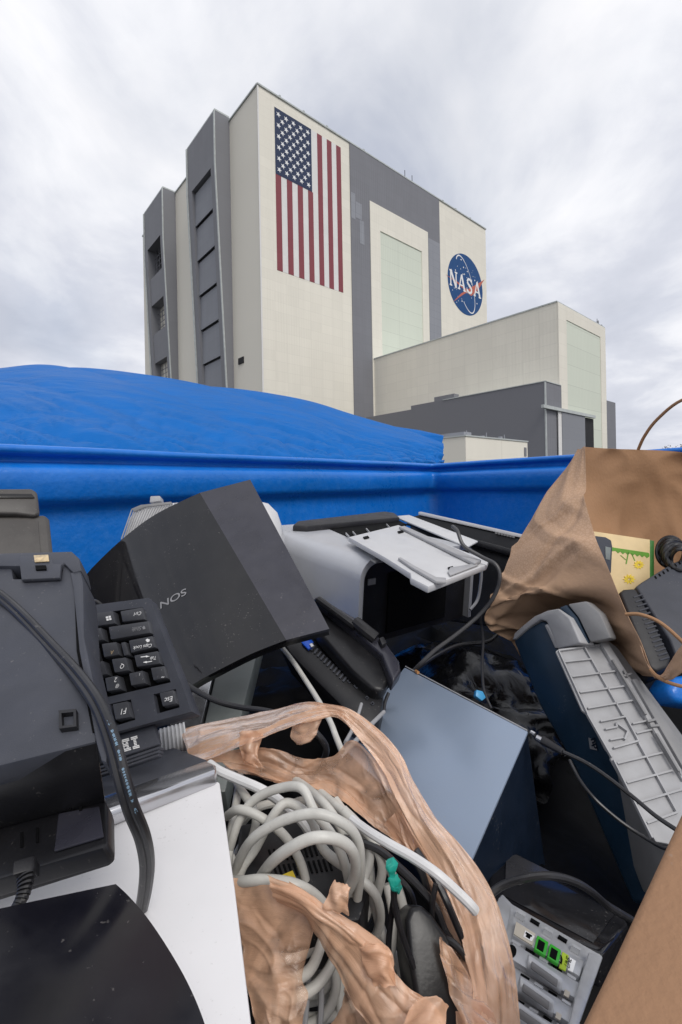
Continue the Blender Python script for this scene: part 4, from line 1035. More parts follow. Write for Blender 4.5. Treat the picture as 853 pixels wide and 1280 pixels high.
m = MB(); m.pp(LT_, [zf(145, 350), zf(188, 349), zf(190, 366), zf(147, 368)], .0047, .0062); m.build('latch_slot', M['void'], lt, smooth=False)
M['tape'] = mat('yellowed_tape', (.55, .42, .24), .35, bump=.1, bscale=200, var=.3, scale=200)
m = MB(); m.pp(LT_, [zf(138, 308), zf(198, 305), zf(202, 332), zf(142, 336)], .0048, .006); m.build('tape_scrap', M['tape'], lt, bevel=.0005)
# raised right rail
m = MB(); m.pp(LT_, [zf(288, 380), zf(330, 372), zf(342, 420), zf(345, 640), zf(400, 900), zf(440, 1130), zf(436, 1160), zf(415, 1150), zf(395, 1080), zf(325, 700), zf(300, 440)], -.03, .003); m.build('side_rail', M['charcoal'], dev, bevel=.0012)
m = MB(); m.pp(LT_, [zf(303, 400), zf(318, 398), zf(330, 680), zf(392, 1030), zf(380, 1035), zf(315, 700)], .0005, .0012); m.build('rail_groove', M['void'], dev, smooth=False)
# square catch
m = MB()
for q in ([(240, 945), (312, 938), (312, 950), (242, 957)], [(242, 957), (252, 956), (256, 1018), (243, 1020)], [(302, 952), (312, 950), (314, 1010), (303, 1012)], [(256, 1008), (303, 1003), (303, 1012), (256, 1018)]):
    m.pp(LT_, [zf(*p) for p in q], .0003, .004)
m.build('square_catch', M['black'], dev, smooth=False)
# dark front drop and lower shelf
fa, fb_ = LT_.hit(-120, 985, -.001), LT_.hit(121, 929, -.001)
ga_, gb_ = at(-110, 1064, .30), at(132, 1003, .282)
m = MB(); bkv = (fb_ - EYE).normalized() * .008; m.prism([fa, fb_, gb_, ga_], bkv); m.build('front_drop', M['blackfine'], dev, bevel=.0008)
SH = Plane(ga_, gb_, A((133, 1052, .252)))
m = MB(); m.pp(SH, [(-110, 1060), (13, 1029), (131, 999), (134, 1010), (134, 1052), (128, 1060), (60, 1080), (-110, 1132)], -.012, 0); shf = m.build('lower_shelf', M['blackfine'], dev, bevel=.002)
m = MB(); m.pp(SH, [zg(195, 365), zg(206, 362), zg(330, 340), zg(345, 440), zg(180, 490)], .0004, .0018); m.build('shelf_panel', M['gloss2'], dev, bevel=.0006)
for x in (68, 120, ):
    m = MB(); m.pp(SH, [zg(x, 428 - (x - 68) * .3), zg(x + 9, 426 - (x - 68) * .3), zg(x + 9, 476 - (x - 68) * .3), zg(x, 478 - (x - 68) * .3)], .0003, .0008); m.build('slot', M['void'], shf, smooth=False)
for x in (228, 264):
    m = MB(); m.pp(SH, [zg(x, 325), zg(x + 9, 322), zg(x + 9, 352), zg(x, 355)], .002, .0026); m.build('slot', M['void'], shf, smooth=False)
m = MB(); m.pp(SH.shift(-.013), [(-110, 1136), (60, 1084), (128, 1064), (136, 1055), (138, 1062), (130, 1070), (60, 1092), (-110, 1146)], -.008, 0); m.build('lower_rim', M['black'], dev, bevel=.0015)
# ---- plug with ribbed strain relief
pg = thing('power_plug', at(30, 1110, .235), 'black power plug with ribbed strain relief, plugged into the device at the lower left', 'plug')
p_ = [at(36, 1076, .246), at(35, 1092, .242)]
m = MB(); m.tube([at(34, 1078, .246), at(33, 1096, .240)], .0052, 4, 1, flat=1.5); m.build('plug_body', M['black'], pg, bevel=.001)
sp_ = spline([at(33, 1094, .24), at(32, 1108, .236), at(27, 1124, .232), at(18, 1140, .228)], 12)
for k in range(9):
    i = 2 + k * 4
    if i + 2 >= len(sp_): break
    m = MB(); m.tube([sp_[i], sp_[i + 1], sp_[i + 2]], .0050 - .0002 * k, 12, 1, flat=.8); m.build('relief_rib', M['black'], pg)
m = MB(); m.tube([at(33, 1094, .241), at(32, 1108, .237), at(27, 1124, .233), at(16, 1142, .229), at(0, 1158, .224), at(-30, 1175, .215), at(-70, 1180, .2)], .0036, 10, 6, flat=.8); m.build('cable', M['rubber'], pg)
# ---- thick power cable with pale print
cp = [(-60, 700, .43), (0, 745, .395), (30, 772, .37), (62, 806, .34), (95, 842, .305), (122, 880, .275), (140, 925, .255), (152, 970, .245), (164, 1010, .243), (178, 1045, .25), (184, 1078, .262), (182, 1110, .275), (176, 1140, .29), (168, 1165, .31)]
cpw = [A(p) for p in cp]
off_ = Vector((.0019, -.0002, .0012))
m = MB(); m.tube([p - off_ for p in cpw], .0026, 10, 8); m.tube([p + off_ for p in cpw], .0026, 10, 8); pc = m.build('power_cable', M['rubber'], None)
tag(pc, 'thick twin core black power cable with pale print running down over the black device', 'cable')
dense = spline([p + off_ * .9 + (EYE - p).normalized() * .0028 for p in cpw], 40)
m = MB(); i = 150
rnd = random.Random(4)
while i < 400:
    L2 = rnd.choice((2, 3, 4))
    if rnd.random() < .72:
        for k in range(i, i + L2):
            a, b = dense[k], dense[k + 1]; t = (b - a); n_ = (EYE - a).normalized(); s_ = t.cross(n_).normalized() * rnd.choice((.0009, .0014))
            m.box(a - s_ / 2, t * .55, s_, n_ * .0005)
    i += L2 + 1
pr_ = m.build('cable_print', M['printblue'], pc, smooth=False, loc=None) if False else None
pc['_o'] = pc['_o']
m.build('cable_print', M['printblue'], pc, smooth=False)

# ---- white computer tower (side panel up)
WPp = Plane((274, 972, .42), (315, 1280, .228), (131, 1024, .3675))
wt = thing('white_case', WPp.hit(200, 1150) - Z * .2, 'white steel computer case with a silver trimmed dark top edge, lower left', 'computer case')
m = MB(); m.pp(WPp, [(-300, 1185), (131, 1027), (271, 976), (275, 978), (294, 1110), (322, 1340), (330, 1400), (-300, 1500)], -.004, 0); m.build('side_panel', M['white'], wt, bevel=.0015)
m = MB(); m.pp(WPp.shift(-.005), [(-300, 1180), (131, 1022), (268, 972), (271, 976), (290, 1110), (318, 1340), (326, 1400), (-300, 1500)], -.22, 0); m.build('chassis', M['mgrey'], wt, bevel=.002)
TPp = Plane((131, 1008, .368), (270, 957, .425), (202, 932, .50))
m = MB(); m.pp(TPp, [(-200, 1110), (131, 994), (258, 950), (270, 955), (271, 961), (268, 963), (131, 1014), (-200, 1135)], -.012, .0012); m.build('silver_trim', M['silver'], wt, bevel=.003, seg=3)
m = MB(); m.pp(TPp, [(-200, 1060), (60, 985), (202, 932), (209, 931), (259, 950), (131, 994), (-200, 1108)], -.012, 0); m.build('top_panel', M['charcoal'], wt, bevel=.001)
m = MB(); m.tube([WPp.hit(268, 974.5, .0006), WPp.hit(270.5, 973.5, .0006)], .0016, 8, 1); m.build('rivet', M['black'], wt)
# ---- pale ribbed knob between keyboard and bag
rk = thing('roller', at(222, 925, .5) - Z * .02, 'small pale grey ribbed roller between the keyboard and the tan plastic bag', 'roller')
c_ = at(216, 925, .50); ax = (at(236, 921, .5) - at(205, 930, .49)).normalized()
m = MB(); m.tube([c_ - ax * .014, c_ + ax * .014], .014, 24, 1); m.build('rim', M['lgrey'], rk, bevel=.002)
for k in range(7):
    p = c_ + ax * (-.012 + .004 * k); m = MB(); m.tube([p, p + ax * .0018], .0148, 24, 1); m.build('rib', M['ivory'], rk)

# ---- second glossy console, bottom left
BC = Plane((145, 1105, .225), (0, 1160, .20), (262, 1290, .165))
b2 = thing('curved_console', BC.hit(80, 1230) - Z * .03, 'smooth black console with a curved edge in the bottom left corner, on the white case', 'games console')
def arcp(pts, n): return [tuple(p[:2]) for p in spline([Vector((x, y, 0)) for x, y in pts], n)]
edge = arcp([(145, 1105), (162, 1121), (185, 1148), (210, 1185), (233, 1225), (252, 1268), (268, 1320), (278, 1370)], 6)
left = arcp([(-200, 1240), (-60, 1186), (0, 1160), (70, 1130), (145, 1105)], 6)
rows = []
n = 14
eP = [BC.hit(*e) for e in edge]
dirv = (BC.hit(0, 1160) - BC.hit(145, 1105)).normalized()
for q, p in enumerate(eP):
    row = []
    for k in range(n + 1):
        t = k / n; row.append(p + dirv * (.24 * t) + BC.n * (.026 * math.sin(min(t * 1.1, 1) * math.pi / 2)) - BC.n * .010 * 0)
    rows.append(row)
m = MB(); m.grid(rows, .003); m.build('top_cover', M['conc'] if 'conc' in M else M['gloss2'], b2, ang=50)
rows2 = [[p - BC.n * (.004 + .022 * k) + dirv * .006 * (1 + k) for k in (0, 1)] for p in eP]
m = MB(); m.prism([p - BC.n * .0035 + dirv * .004 for p in eP] + [eP[-1] + dirv * .24 - BC.n * .0035, eP[0] + dirv * .24 - BC.n * .0035], BC.n * -.02); m.build('body', M['blackfine'], b2, bevel=.002)
# ================================================================== paper carrier bag, right
def uvgrid(rows, name, m_, parent, thick=.0008, ang=60):
    mb = MB(); mb.grid(rows, thick); o = mb.build(name, m_, parent, ang=ang)
    me = o.data; uv = me.uv_layers.new(name='UVMap'); nr, nc = len(rows), len(rows[0]); k = nr * nc
    for lp_ in me.loops:
        i = lp_.vertex_index % k; uv.data[lp_.index].uv = ((i % nc) / (nc - 1), (i // nc) / (nr - 1))
    return o
pb = thing('paper_bag', at(720, 780, .9) - Z * .05, 'crumpled brown paper carrier bag standing open at the right, printed with a pale pattern', 'paper bag')
L1 = [
 [(724, 562, .98), (726, 561, .975), (728.5, 559, .97), (731, 557.5, .965)],
 [(697, 601, 1.0), (709, 600, .97), (722, 604, .95), (733, 608, .94)],
 [(664, 650, 1.0), (684, 640, .95), (708, 628, .925), (730, 620, .90)],
 [(650, 673, .99), (678, 662, .94), (708, 649, .90), (735, 640, .87)],
 [(636, 698, .97), (668, 684, .915), (705, 668, .875), (741, 660, .845)],
 [(627, 722, .95), (664, 704, .90), (704, 682, .86), (746, 676, .82)],
 [(618, 744, .93), (662, 732, .885), (706, 712, .845), (757, 702, .79)],
 [(610, 762, .92), (655, 745, .88), (715, 742, .825), (771, 737, .765)],
 [(606, 776, .94), (652, 768, .93), (716, 763, .90), (784, 768, .745)],
 [(618, 790, .95), (662, 786, .95), (724, 790, .93), (800, 800, .72)],
 [(640, 803, .95), (676, 802, .95), (740, 815, .90), (812, 832, .70)],
 [(650, 820, .96), (690, 825, .96), (750, 840, .90), (818, 846, .71)]]
g1 = surf(L1, 20, 10)
def crease(v, u, p):
    c = 0
    fade = min(1, (1 - u) * 5)
    for a, b, wd, h in ((.50, -.12, .035, .010), (.24, -.16, .03, .007), (.68, .10, .05, -.010), (.78, -.02, .04, .010), (.88, -.10, .04, -.010), (.62, .35, .02, .006)):
        d = v - (a + b * (u - .5)); c += h * max(0, 1 - abs(d) / wd)
    c += .004 * nz(u * 3, v * 4, 1)
    for a, b, wd, h in ((.33, .42, .06, .006), (.44, -.55, .05, -.005), (.60, -.30, .04, .007), (.72, .45, .035, -.006), (.84, .25, .03, .007), (.14, .3, .05, .004), (.93, -.3, .03, .006)):
        d = v - (a + b * (u - .5)); c += h * max(0, 1 - abs(d) / wd)
    return c * fade
g1 = displace(g1, crease)
uvgrid(g1, 'side_panel', M['kraft'], pb)
L2 = [
 [(729.5, 558.5, .972), (760, 561, 1.02), (800, 562, 1.06), (850, 565, 1.08), (900, 575, 1.06), (960, 590, 1.0)],
 [(727, 608, .965), (765, 606, 1.03), (805, 606, 1.08), (855, 608, 1.09), (905, 620, 1.06), (965, 640, .98)],
 [(734, 660, .885), (770, 662, 1.02), (808, 662, 1.08), (858, 668, 1.07), (905, 680, 1.03), (970, 700, .95)],
 [(750, 702, .83), (780, 715, 1.0), (812, 725, 1.04), (860, 735, 1.04), (910, 745, 1.0), (975, 765, .92)],
 [(776, 768, .79), (800, 780, .95), (830, 790, .98), (870, 800, .98), (915, 805, .95), (980, 825, .9)]]
g2_ = surf(L2, 12, 12)
g2_ = displace(g2_, lambda v, u, p: min(1, u * 5) * .012 * nz(u * 5, v * 4, 3) + min(1, u * 5) * .006 * (1 - 2 * abs(nz(u * 5, v * 6, 5))) + .012 * math.exp(-((u - .42 - .25 * v) / .03) ** 2) * v)
uvgrid(g2_, 'back_panel', M['kraftin'], pb)
# torn lower lip
L3 = [[(800, 806, .715), (812, 836, .70), (818, 848, .70)], [(822, 846, .70), (830, 845, .68), (838, 850, .67)], [(853, 806, .66), (853, 825, .65), (856, 838, .64)], [(900, 770, .63), (900, 790, .62), (905, 805, .61)]]
g3 = displace(surf(L3, 6, 8), lambda v, u, p: .002 * nz(u * 6, v * 9, 2))
# handles
m = MB(); m.tube([at(798, 562, 1.02), at(806, 545, 1.0), at(822, 524, .97), at(853, 500, .92), at(900, 490, .88), at(940, 520, .9), at(950, 580, .98)], .0032, 8, 6); m.build('handle', M['kraftin'], pb)
m = MB(); m.tube([at(782, 768, .735), at(800, 768, .72), at(825, 778, .70), at(853, 802, .68), at(890, 840, .66)], .0028, 8, 6); m.build('handle', M['kraftin'], pb)
m = MB(); m.tube([at(812, 836, .695), at(825, 848, .685), at(853, 858, .67), at(900, 862, .66)], .0028, 8, 6); m.build('handle', M['kraftin'], pb)
uvgrid(g3, 'torn_lip', M['kraft'], pb)
# things in the bag
M['dgreen2'] = mat('green_card_edge', (.04, .16, .03), .5, bump=0)
XP = Plane((763, 668, .90), (815, 676, .93), (768, 745, .86))
fbx = thing('printed_box', XP.hit(790, 760), 'cream card box with yellow flowers and a green edge, standing inside the paper bag', 'box')
m = MB(); m.pp(XP, [(742, 664), (813, 674.5), (813, 760), (748, 780)], -.06, 0); xb = m.build('carton', M['box'], fbx, bevel=.001)
m = MB(); m.pp(XP.shift(0), [(813.2, 675), (818, 676), (818, 760), (813.2, 762)], -.06, .001); m.build('green_edge', M['dgreen2'], fbx, bevel=.0008)
M['dgreen'] = mat('printed_grass_green', (.12, .3, .03), .6, bump=0)
m = MB(); pts = [(762, 683)] + [(768 + k * 3, 684.5 + k * .45) for k in range(15)] + [(812, 692)] + [(812 - k * 3, 695.5 - k * .5 + (2.6 if k % 2 else 0)) for k in range(15)] + [(764, 689)]
m.pp(XP, pts, .0003, .0006); m.build('grass_print', M['dgreen'], xb, smooth=False)
M['petal'] = mat('yellow_petals', (.8, .58, .05), .6, bump=0)
for cx0, cy0, r0 in ((799, 706, 7), (787, 724, 8)):
    for k in range(10):
        a = k * .628; m0 = (cx0 + math.cos(a) * r0 * .6, cy0 + math.sin(a) * r0 * .5)
        pts = [(cx0 + math.cos(a) * 1, cy0 + math.sin(a) * 1), (m0[0] - math.sin(a) * 1.3, m0[1] + math.cos(a) * 1.3), (cx0 + math.cos(a) * r0, cy0 + math.sin(a) * r0 * .8), (m0[0] + math.sin(a) * 1.3, m0[1] - math.cos(a) * 1.3)]
        m = MB(); m.pp(XP, pts, .0004, .0007 + .00008 * k); m.build('petal', M['petal'], xb, smooth=False)
m = MB()
for q in (((786, 690), (783, 705), .7), ((783, 700), (776, 694), .6), ((790, 692), (794, 701), .6)):
    a, b = q[0], q[1]; m.pp(XP, [(a[0] - q[2], a[1]), (a[0] + q[2], a[1]), (b[0] + q[2], b[1]), (b[0] - q[2], b[1])], .0004, .0006)
m.build('stem_print', M['dgreen'], xb, smooth=False)
PP = Plane((747, 671, .845), (765, 675, .855), (760, 718, .815))
ph = thing('old_phone', PP.hit(760, 735), 'dark grey handset slipped between the paper bag and the flowered box', 'handset')
m = MB(); m.pp(PP, [(742, 672), (746, 669.5), (758, 671), (765, 675), (766.5, 684), (765, 716), (758, 722), (745, 715)], -.014, 0); m.build('body', M['charcoal'], ph, bevel=.003, seg=3)
m = MB(); m.pp(PP, [(757, 683), (764, 684.5), (763, 700), (757.5, 699)], .0003, .001); m.build('display', M['ggrey'], ph, bevel=.0005)
# coil of black cable
cl = MB()
for k in range(9):
    cx0, cy0 = 838 + k * 1.6, 690 + k * 1.2; rr = 20 - k * .8; pts = []
    for q in range(25):
        a = q / 24 * 6.283; pts.append(at(cx0 + math.cos(a) * rr * .85, cy0 + math.sin(a) * rr * .95, .93 - .006 * k + .008 * math.sin(a * 2 + k)))
    cl.tube(pts, .0034, 8, 2, cap=False)
# one continuous coil: join with short bridges
o = cl.build('cable_coil', M['rubber'], None); tag(o, 'coiled black cable in the paper bag, right of the flowered box', 'cable')
# slate modem with vents
MP = Plane((775, 738, .84), (853, 698, .90), (815, 836, .73))
md = thing('modem', MP.hit(830, 850), 'slate grey modem with a black vented front sticking out of the paper bag', 'modem')
m = MB(); m.pp(MP, [(795, 733), (803, 727), (842, 703), (858, 697), (940, 660), (960, 790), (850, 833), (838, 800)], -.05, 0); m.build('body', M['charcoal'], md, bevel=.004, seg=3)
m = MB(); m.pp(MP, [(775, 740), (780, 736), (795, 735), (801, 745), (840, 822), (836, 834), (822, 840), (812, 834)], -.05, .002); mf = m.build('front_cap', M['black'], md, bevel=.005, seg=3)
for k in range(15):
    x, y = 802 + k * 2.35, 744 + k * 5.6
    m = MB(); m.tube([MP.hit(x - 10, y + 3, .0015), MP.hit(x + 1.5, y - .8, .0035)], .0017, 8, 1); m.build('vent_fin', M['charcoal'], mf)
for k in range(8):
    x, y = 818 + k * 5, 720.5 - k * 3.0
    m = MB(); m.pp(MP, [(x, y), (x + 1.6, y - 1), (x + 3.8, y + 2.2), (x + 2.2, y + 3.2)], .0002, .0008); m.build('vent_slot', M['void'], md, smooth=False)
# blue object below the modem
o = MB(); o.pp(Plane((836, 850, .72), (870, 840, .74), (840, 880, .70)), [(836, 862), (846, 846), (890, 838), (890, 885), (846, 878)], -.05, 0)
o = o.build('blue_cover', M['bin'], None, bevel=.01, seg=3); tag(o, 'small blue plastic cover under the modem at the right edge', 'cover')

# ---- cardboard flap bottom right
DPp = Plane((850, 1010, .30), (722, 1282, .21), (853, 1280, .20))
cf = thing('cardboard_box', DPp.hit(840, 1290) - Z * .1, 'plain brown cardboard box cutting across the bottom right corner', 'box')
m = MB(); m.pp(DPp, [(862, 985), (910, 985), (1100, 1200), (1000, 1400), (665, 1400), (716, 1290), (770, 1180)], -.14, 0); m.build('carton', M['card'], cf, bevel=.006, seg=4)

# ---- opened computer with expansion slots
VP = Plane((641, 1130, .46), (738, 1198, .43), (615, 1230, .37))
ex = thing('slotted_case', VP.hit(690, 1290) - Z * .1, 'silver steel back of a computer with slot covers and two green sockets, bottom right', 'computer case')
vz = lambda x, y: (580 + x / 3.125, 1020 + y / 3.125)
m = MB(); m.pp(VP, [vz(150, 300), vz(190, 342), vz(545, 545), vz(420, 840), vz(300, 1010), vz(-60, 1010), vz(90, 400)], -.12, -.004); m.build('rear_panel', M['slotmetal'], ex, bevel=.002)
m = MB(); m.pp(VP, [vz(140, 312), vz(188, 352), vz(158, 500), vz(140, 700), vz(60, 700), vz(108, 385)], -.02, .003); m.build('side_flange', M['slotmetal'], ex, bevel=.0015)
m = MB(); m.pp(VP, [vz(490, 528), vz(545, 548), vz(440, 850), vz(380, 940), vz(440, 690)], -.02, .006); m.build('side_flange', M['slotmetal'], ex, bevel=.0015)
def vrow(x, y, name='slot_cover', mat_='slotmetal'):
    m = MB(); m.pp(VP, [vz(x, y), vz(x + 262, y + 160), vz(x + 245, y + 218), vz(x - 15, y + 58)], -.0038, .001); return m.build(name, M[mat_], ex, bevel=.0006)
rows_ = [vrow(208, 408), vrow(192, 494), vrow(170, 590), vrow(150, 690)]
M['cslot'] = mat('cream_bracket', (.55, .5, .42), .5, bump=0)
# slotted rails between rows
for k, (x, y) in enumerate(((200, 352), (180, 468), (160, 568), (140, 665))):
    for q in range(5):
        xx_, yy_ = x + 10 + q * 54, y + 12 + q * 33
        m = MB(); m.pp(VP, [vz(xx_, yy_), vz(xx_ + 34, yy_ + 21), vz(xx_ + 30, yy_ + 30), vz(xx_ - 4, yy_ + 9)], -.0038, -.002 if q % 2 else .0016); m.build('rail_tab' if q % 2 == 0 else 'rail_slot', M['slotmetal'] if q % 2 == 0 else M['void'], ex, smooth=False)
# first row: phone symbol, green sockets, labels
r0_ = rows_[0]
m = MB(); m.pp(VP, [vz(205, 412), vz(280, 460), vz(268, 506), vz(195, 460)], .0012, .002); m.build('bracket_label', M['cslot'], r0_, smooth=False)
for (x, y) in ((288, 464), (338, 496)):
    m = MB(); m.pp(VP, [vz(x, y), vz(x + 44, y + 28), vz(x + 32, y + 82), vz(x - 12, y + 54)], .0012, .0045); gs = m.build('green_socket', M['green'], r0_, bevel=.0008)
    m = MB(); m.pp(VP, [vz(x + 5, y + 16), vz(x + 30, y + 32), vz(x + 22, y + 66), vz(x - 3, y + 50)], .0046, .0052); gh_ = m.build('socket_hole', M['void'], gs, smooth=False)
m = MB(); m.pp(VP, [vz(386, 530), vz(410, 545), vz(398, 606), vz(372, 592)], .0012, .002); lb = m.build('lime_label', M['lime'], r0_, smooth=False)
text('D', VP, vz(382, 580), vz(390, 548), M['void'], lb, 'lettering', w=.0024, hs=.8)
m = MB(); m.pp(VP, [vz(415, 552), vz(438, 566), vz(426, 610), vz(406, 600)], .0012, .002); lb = m.build('white_label', M['white3'], r0_, smooth=False)
text('LINE', VP, vz(412, 596), vz(422, 562), M['void'], lb, 'lettering', w=.0024, hs=1.0)
m = MB(); m.pp(VP, [vz(240, 446), vz(276, 470), vz(266, 490), vz(232, 470)], .0021, .0026); lb = m.build('white_label', M['white3'], r0_, smooth=False)
m = MB(); m.pp(VP, [vz(246, 459), vz(262, 469), vz(258, 480), vz(242, 470)], .0027, .003); m.pp(VP, [vz(244, 452), vz(268, 467), vz(266, 472), vz(241, 457)], .0027, .003); m.build('telephone_mark', M['void'], lb, smooth=False)
for k, (x, y) in enumerate(((238, 548), (205, 636), (190, 735))):
    par = rows_[k + 1]
    a, b = VP.hit(*vz(x + 8, y + 22), .003), VP.hit(*vz(x + 144, y + 118), .003)
    m = MB(); m.tube([a, a.lerp(b, .5), b], .0060, 14, 3, flat=.6); q = m.build('raised_oval', M['slotmetal'], par, bevel=.0012, seg=2)
    a2 = VP.hit(*vz(x + 26, y + 34), -.0) if False else VP.hit(*vz(x + 26, y + 34), .0075); b2_ = VP.hit(*vz(x + 126, y + 106), .0075)
    m = MB(); m.tube([a2, a2.lerp(b2_, .5), b2_], .0026, 10, 3, flat=.6); m.build('oval_dimple', M['mgrey'], q)
    pts = [vz(x - 52 + 20 * math.cos(t * .5), y - 20 + 26 * math.sin(t * .5)) for t in range(13)]
    m = MB(); m.pp(VP, pts, .0011, .0014); m.build('knockout', M['void'], par, smooth=False)
    m = MB(); m.pp(VP, [vz(x + 158, y + 128), vz(x + 178, y + 140), vz(x + 172, y + 162), vz(x + 152, y + 150)], .0011, .002); m.build('label_print', M['cslot'], par, smooth=False)
# ---- glossy black slab in front of the blue case
GB = Plane((617, 1057, .60), (783, 1148, .50), (612, 1122, .50))
gb_ = MB(); gb_.pp(GB, [(617, 1057), (628, 1055), (783, 1148), (786, 1156), (753, 1194), (610, 1124), (612, 1090)], -.03, 0)
gb_ = gb_.build('glossy_slab', M['gloss'], None, bevel=.004, seg=3); tag(gb_, 'glossy black flat device lying between the blue grey case and the silver slotted back', 'device')
m = MB(); gb_['_o'] = tuple(gb_.location); m.pp(GB, [(642, 1071), (768, 1142), (742, 1178), (628, 1118)], .0003, .001); DISP = m
M['flapgrey'] = mat('smoky_grey_plastic', (.035, .035, .04), .25, bump=0, dust=.08); M['dimglass'] = mat('dark_glass', (.012, .012, .014), .12, bump=0, dust=.03)
DISP.build('display', M['dimglass'], gb_, bevel=.0004)
m = MB(); m.pp(GB, [(633, 1071), (646, 1068), (690, 1090), (650, 1106), (632, 1098)], .0012, .002); m.build('panel', M['flapgrey'], gb_, bevel=.0003)

# ================================================================== rubbish bag, and added black fill standing in for shade in the gaps
def crumple(name, c, r, label, seed, mt='trash', sq=.6):
    bm = bmesh.new(); bmesh.ops.create_icosphere(bm, subdivisions=5, radius=1)
    m = MB(); m.v = []; 
    for v in bm.verts:
        d = v.co.normalized()
        a = nz(d.x * 1.6 + seed, d.y * 1.6, d.z * 1.6); b = abs(nz(d.x * 4 + seed, d.y * 4, d.z * 4 + 7)); e = abs(nz(d.x * 9, d.y * 9 + seed, d.z * 9))
        k = 1 + .28 * a - .26 * b - .06 * e
        v.co = Vector((d.x * r[0] * k, d.y * r[1] * k, d.z * r[2] * k)) + c
    m.add([v.co.copy() for v in bm.verts], [tuple(v.index for v in f.verts) for f in bm.faces]); bm.free()
    o = m.build(name, M[mt], None, ang=85); tag(o, label, 'rubbish bag'); return o
crumple('rubbish_gap_fill', at(545, 850, 1.12) - Z * .12, (.34, .30, .17), 'crinkled shiny black rubbish bag in the gap under the silver printer', 3.1)
crumple('rubbish_gap_fill', at(700, 960, 1.0) - Z * .22, (.34, .40, .16), 'added black fill for shade in the gap between blue grey case and navy printer', 8.7, 'gap_shade')
crumple('rubbish_gap_fill', at(330, 850, 1.05) - Z * .20, (.36, .34, .18), 'added black fill for the shadow beneath the glossy console cover', 14.2, 'gap_shade')
crumple('rubbish_gap_fill', at(400, 1100, .70) - Z * .26, (.30, .32, .13), 'added black fill for dark gaps low down under the tan bag of cables', 21.0)
crumple('rubbish_gap_fill', at(820, 900, 1.05) - Z * .25, (.34, .34, .18), 'added black fill for shade beneath the paper carrier bag, far right', 27.0, 'gap_shade')
# broad added sheet of black, standing for the shade under the heap
m = MB(); rows = []
for i in range(56):
    r = []
    for j in range(56):
        t, s2_ = i / 55, j / 55
        p = cornerP + lu * (.06 + 3.0 * t) + ru * (.06 + 2.3 * s2_)
        zz = EYE.z - .62 + .10 * nz(p.x * 2, p.y * 2) + .07 * abs(nz(p.x * 6, p.y * 6, 3)) + .03 * abs(nz(p.x * 15, p.y * 15, 5))
        zz -= .25 * max(0, 1 - (p - Vector((0, 0, p.z))).length / .5)
        r.append(Vector((p.x, p.y, zz)))
    rows.append(r)
m.grid(rows, .004); o = m.build('gap_shade_sheet', M['gap_shade'], None, ang=30); tag(o, 'added black sheet for the shade under the whole heap inside the blue bin', 'gap_shade')
# ================================================================== tan plastic bag of cables
def cable(name, pts, r, mt, label, seg=10, sub=8, cat_='cable', group=None, flat=1.0):
    m = MB(); m.tube([A(p) for p in pts], r, seg, sub, flat=flat); o = m.build(name, M[mt], None); tag(o, label, cat_, group); return o
cz = lambda x, y: (230 + x / 3.412, 860 + y / 3.412)
# the great grey coil: one long cable wound round and round
rnd = random.Random(11)
loops = [
 [(262, 1150, .40), (280, 1090, .385), (289, 1055, .38), (300, 1024, .385), (318, 1000, .39), (347, 986, .385), (377, 985, .375), (394, 1015, .365), (420, 1052, .36), (436, 1100, .36), (437, 1150, .37), (425, 1195, .375), (395, 1232, .37), (350, 1240, .37), (310, 1200, .37), (291, 1140, .37)],
 [(275, 1150, .39), (292, 1100, .37), (300, 1074, .36), (318, 1047, .35), (353, 1026, .345), (394, 1017, .34), (429, 1029, .34), (447, 1050, .345), (451, 1085, .35), (446, 1130, .36), (440, 1180, .37), (410, 1215, .37), (370, 1222, .365), (330, 1200, .365), (300, 1150, .37)],
 [(300, 1150, .38), (318, 1110, .36), (338, 1080, .34), (365, 1059, .33), (394, 1047, .327), (423, 1050, .33), (441, 1065, .335), (444, 1092, .345), (430, 1120, .355), (400, 1150, .37), (360, 1160, .375), (325, 1140, .37)],
 [(330, 1180, .39), (306, 1150, .37), (300, 1095, .365), (320, 1060, .37), (345, 1015, .375), (362, 1004, .38), (388, 1022, .375), (405, 1062, .37), (440, 1090, .365), (470, 1120, .36), (474, 1160, .365), (450, 1200, .37), (420, 1240, .365), (370, 1255, .36)],
 [(300, 968, .46), (296, 1000, .43), (288, 1050, .385), (286, 1095, .37), (300, 1102, .345), (330, 1100, .335), (370, 1106, .33), (400, 1125, .335), (420, 1160, .34), (424, 1200, .345), (400, 1240, .35), (365, 1235, .35)],
 [(350, 965, .47), (380, 982, .43), (410, 1010, .39), (432, 1045, .38), (452, 1085, .375), (468, 1130, .37), (480, 1180, .365), (490, 1230, .36), (480, 1290, .35)],
 [(370, 965, .48), (400, 990, .43), (440, 1024, .385), (465, 1050, .375), (478, 1085, .37), (470, 1130, .37), (480, 1170, .365), (500, 1210, .36), (512, 1250, .35)],
 [(410, 1148, .345), (402, 1180, .33), (385, 1215, .322), (350, 1228, .32), (318, 1222, .325), (330, 1200, .335), (370, 1196, .34), (405, 1175, .345)],
 [(424, 1170, .35), (415, 1205, .335), (392, 1235, .325), (360, 1248, .32), (320, 1240, .325), (300, 1215, .34)],
 [(285, 960, .48), (300, 985, .43), (320, 1020, .40), (310, 1060, .395), (290, 1090, .39), (300, 1140, .385), (330, 1180, .38), (350, 1230, .37), (340, 1290, .35)],
]
mats_ = ['cablegrey'] * 10
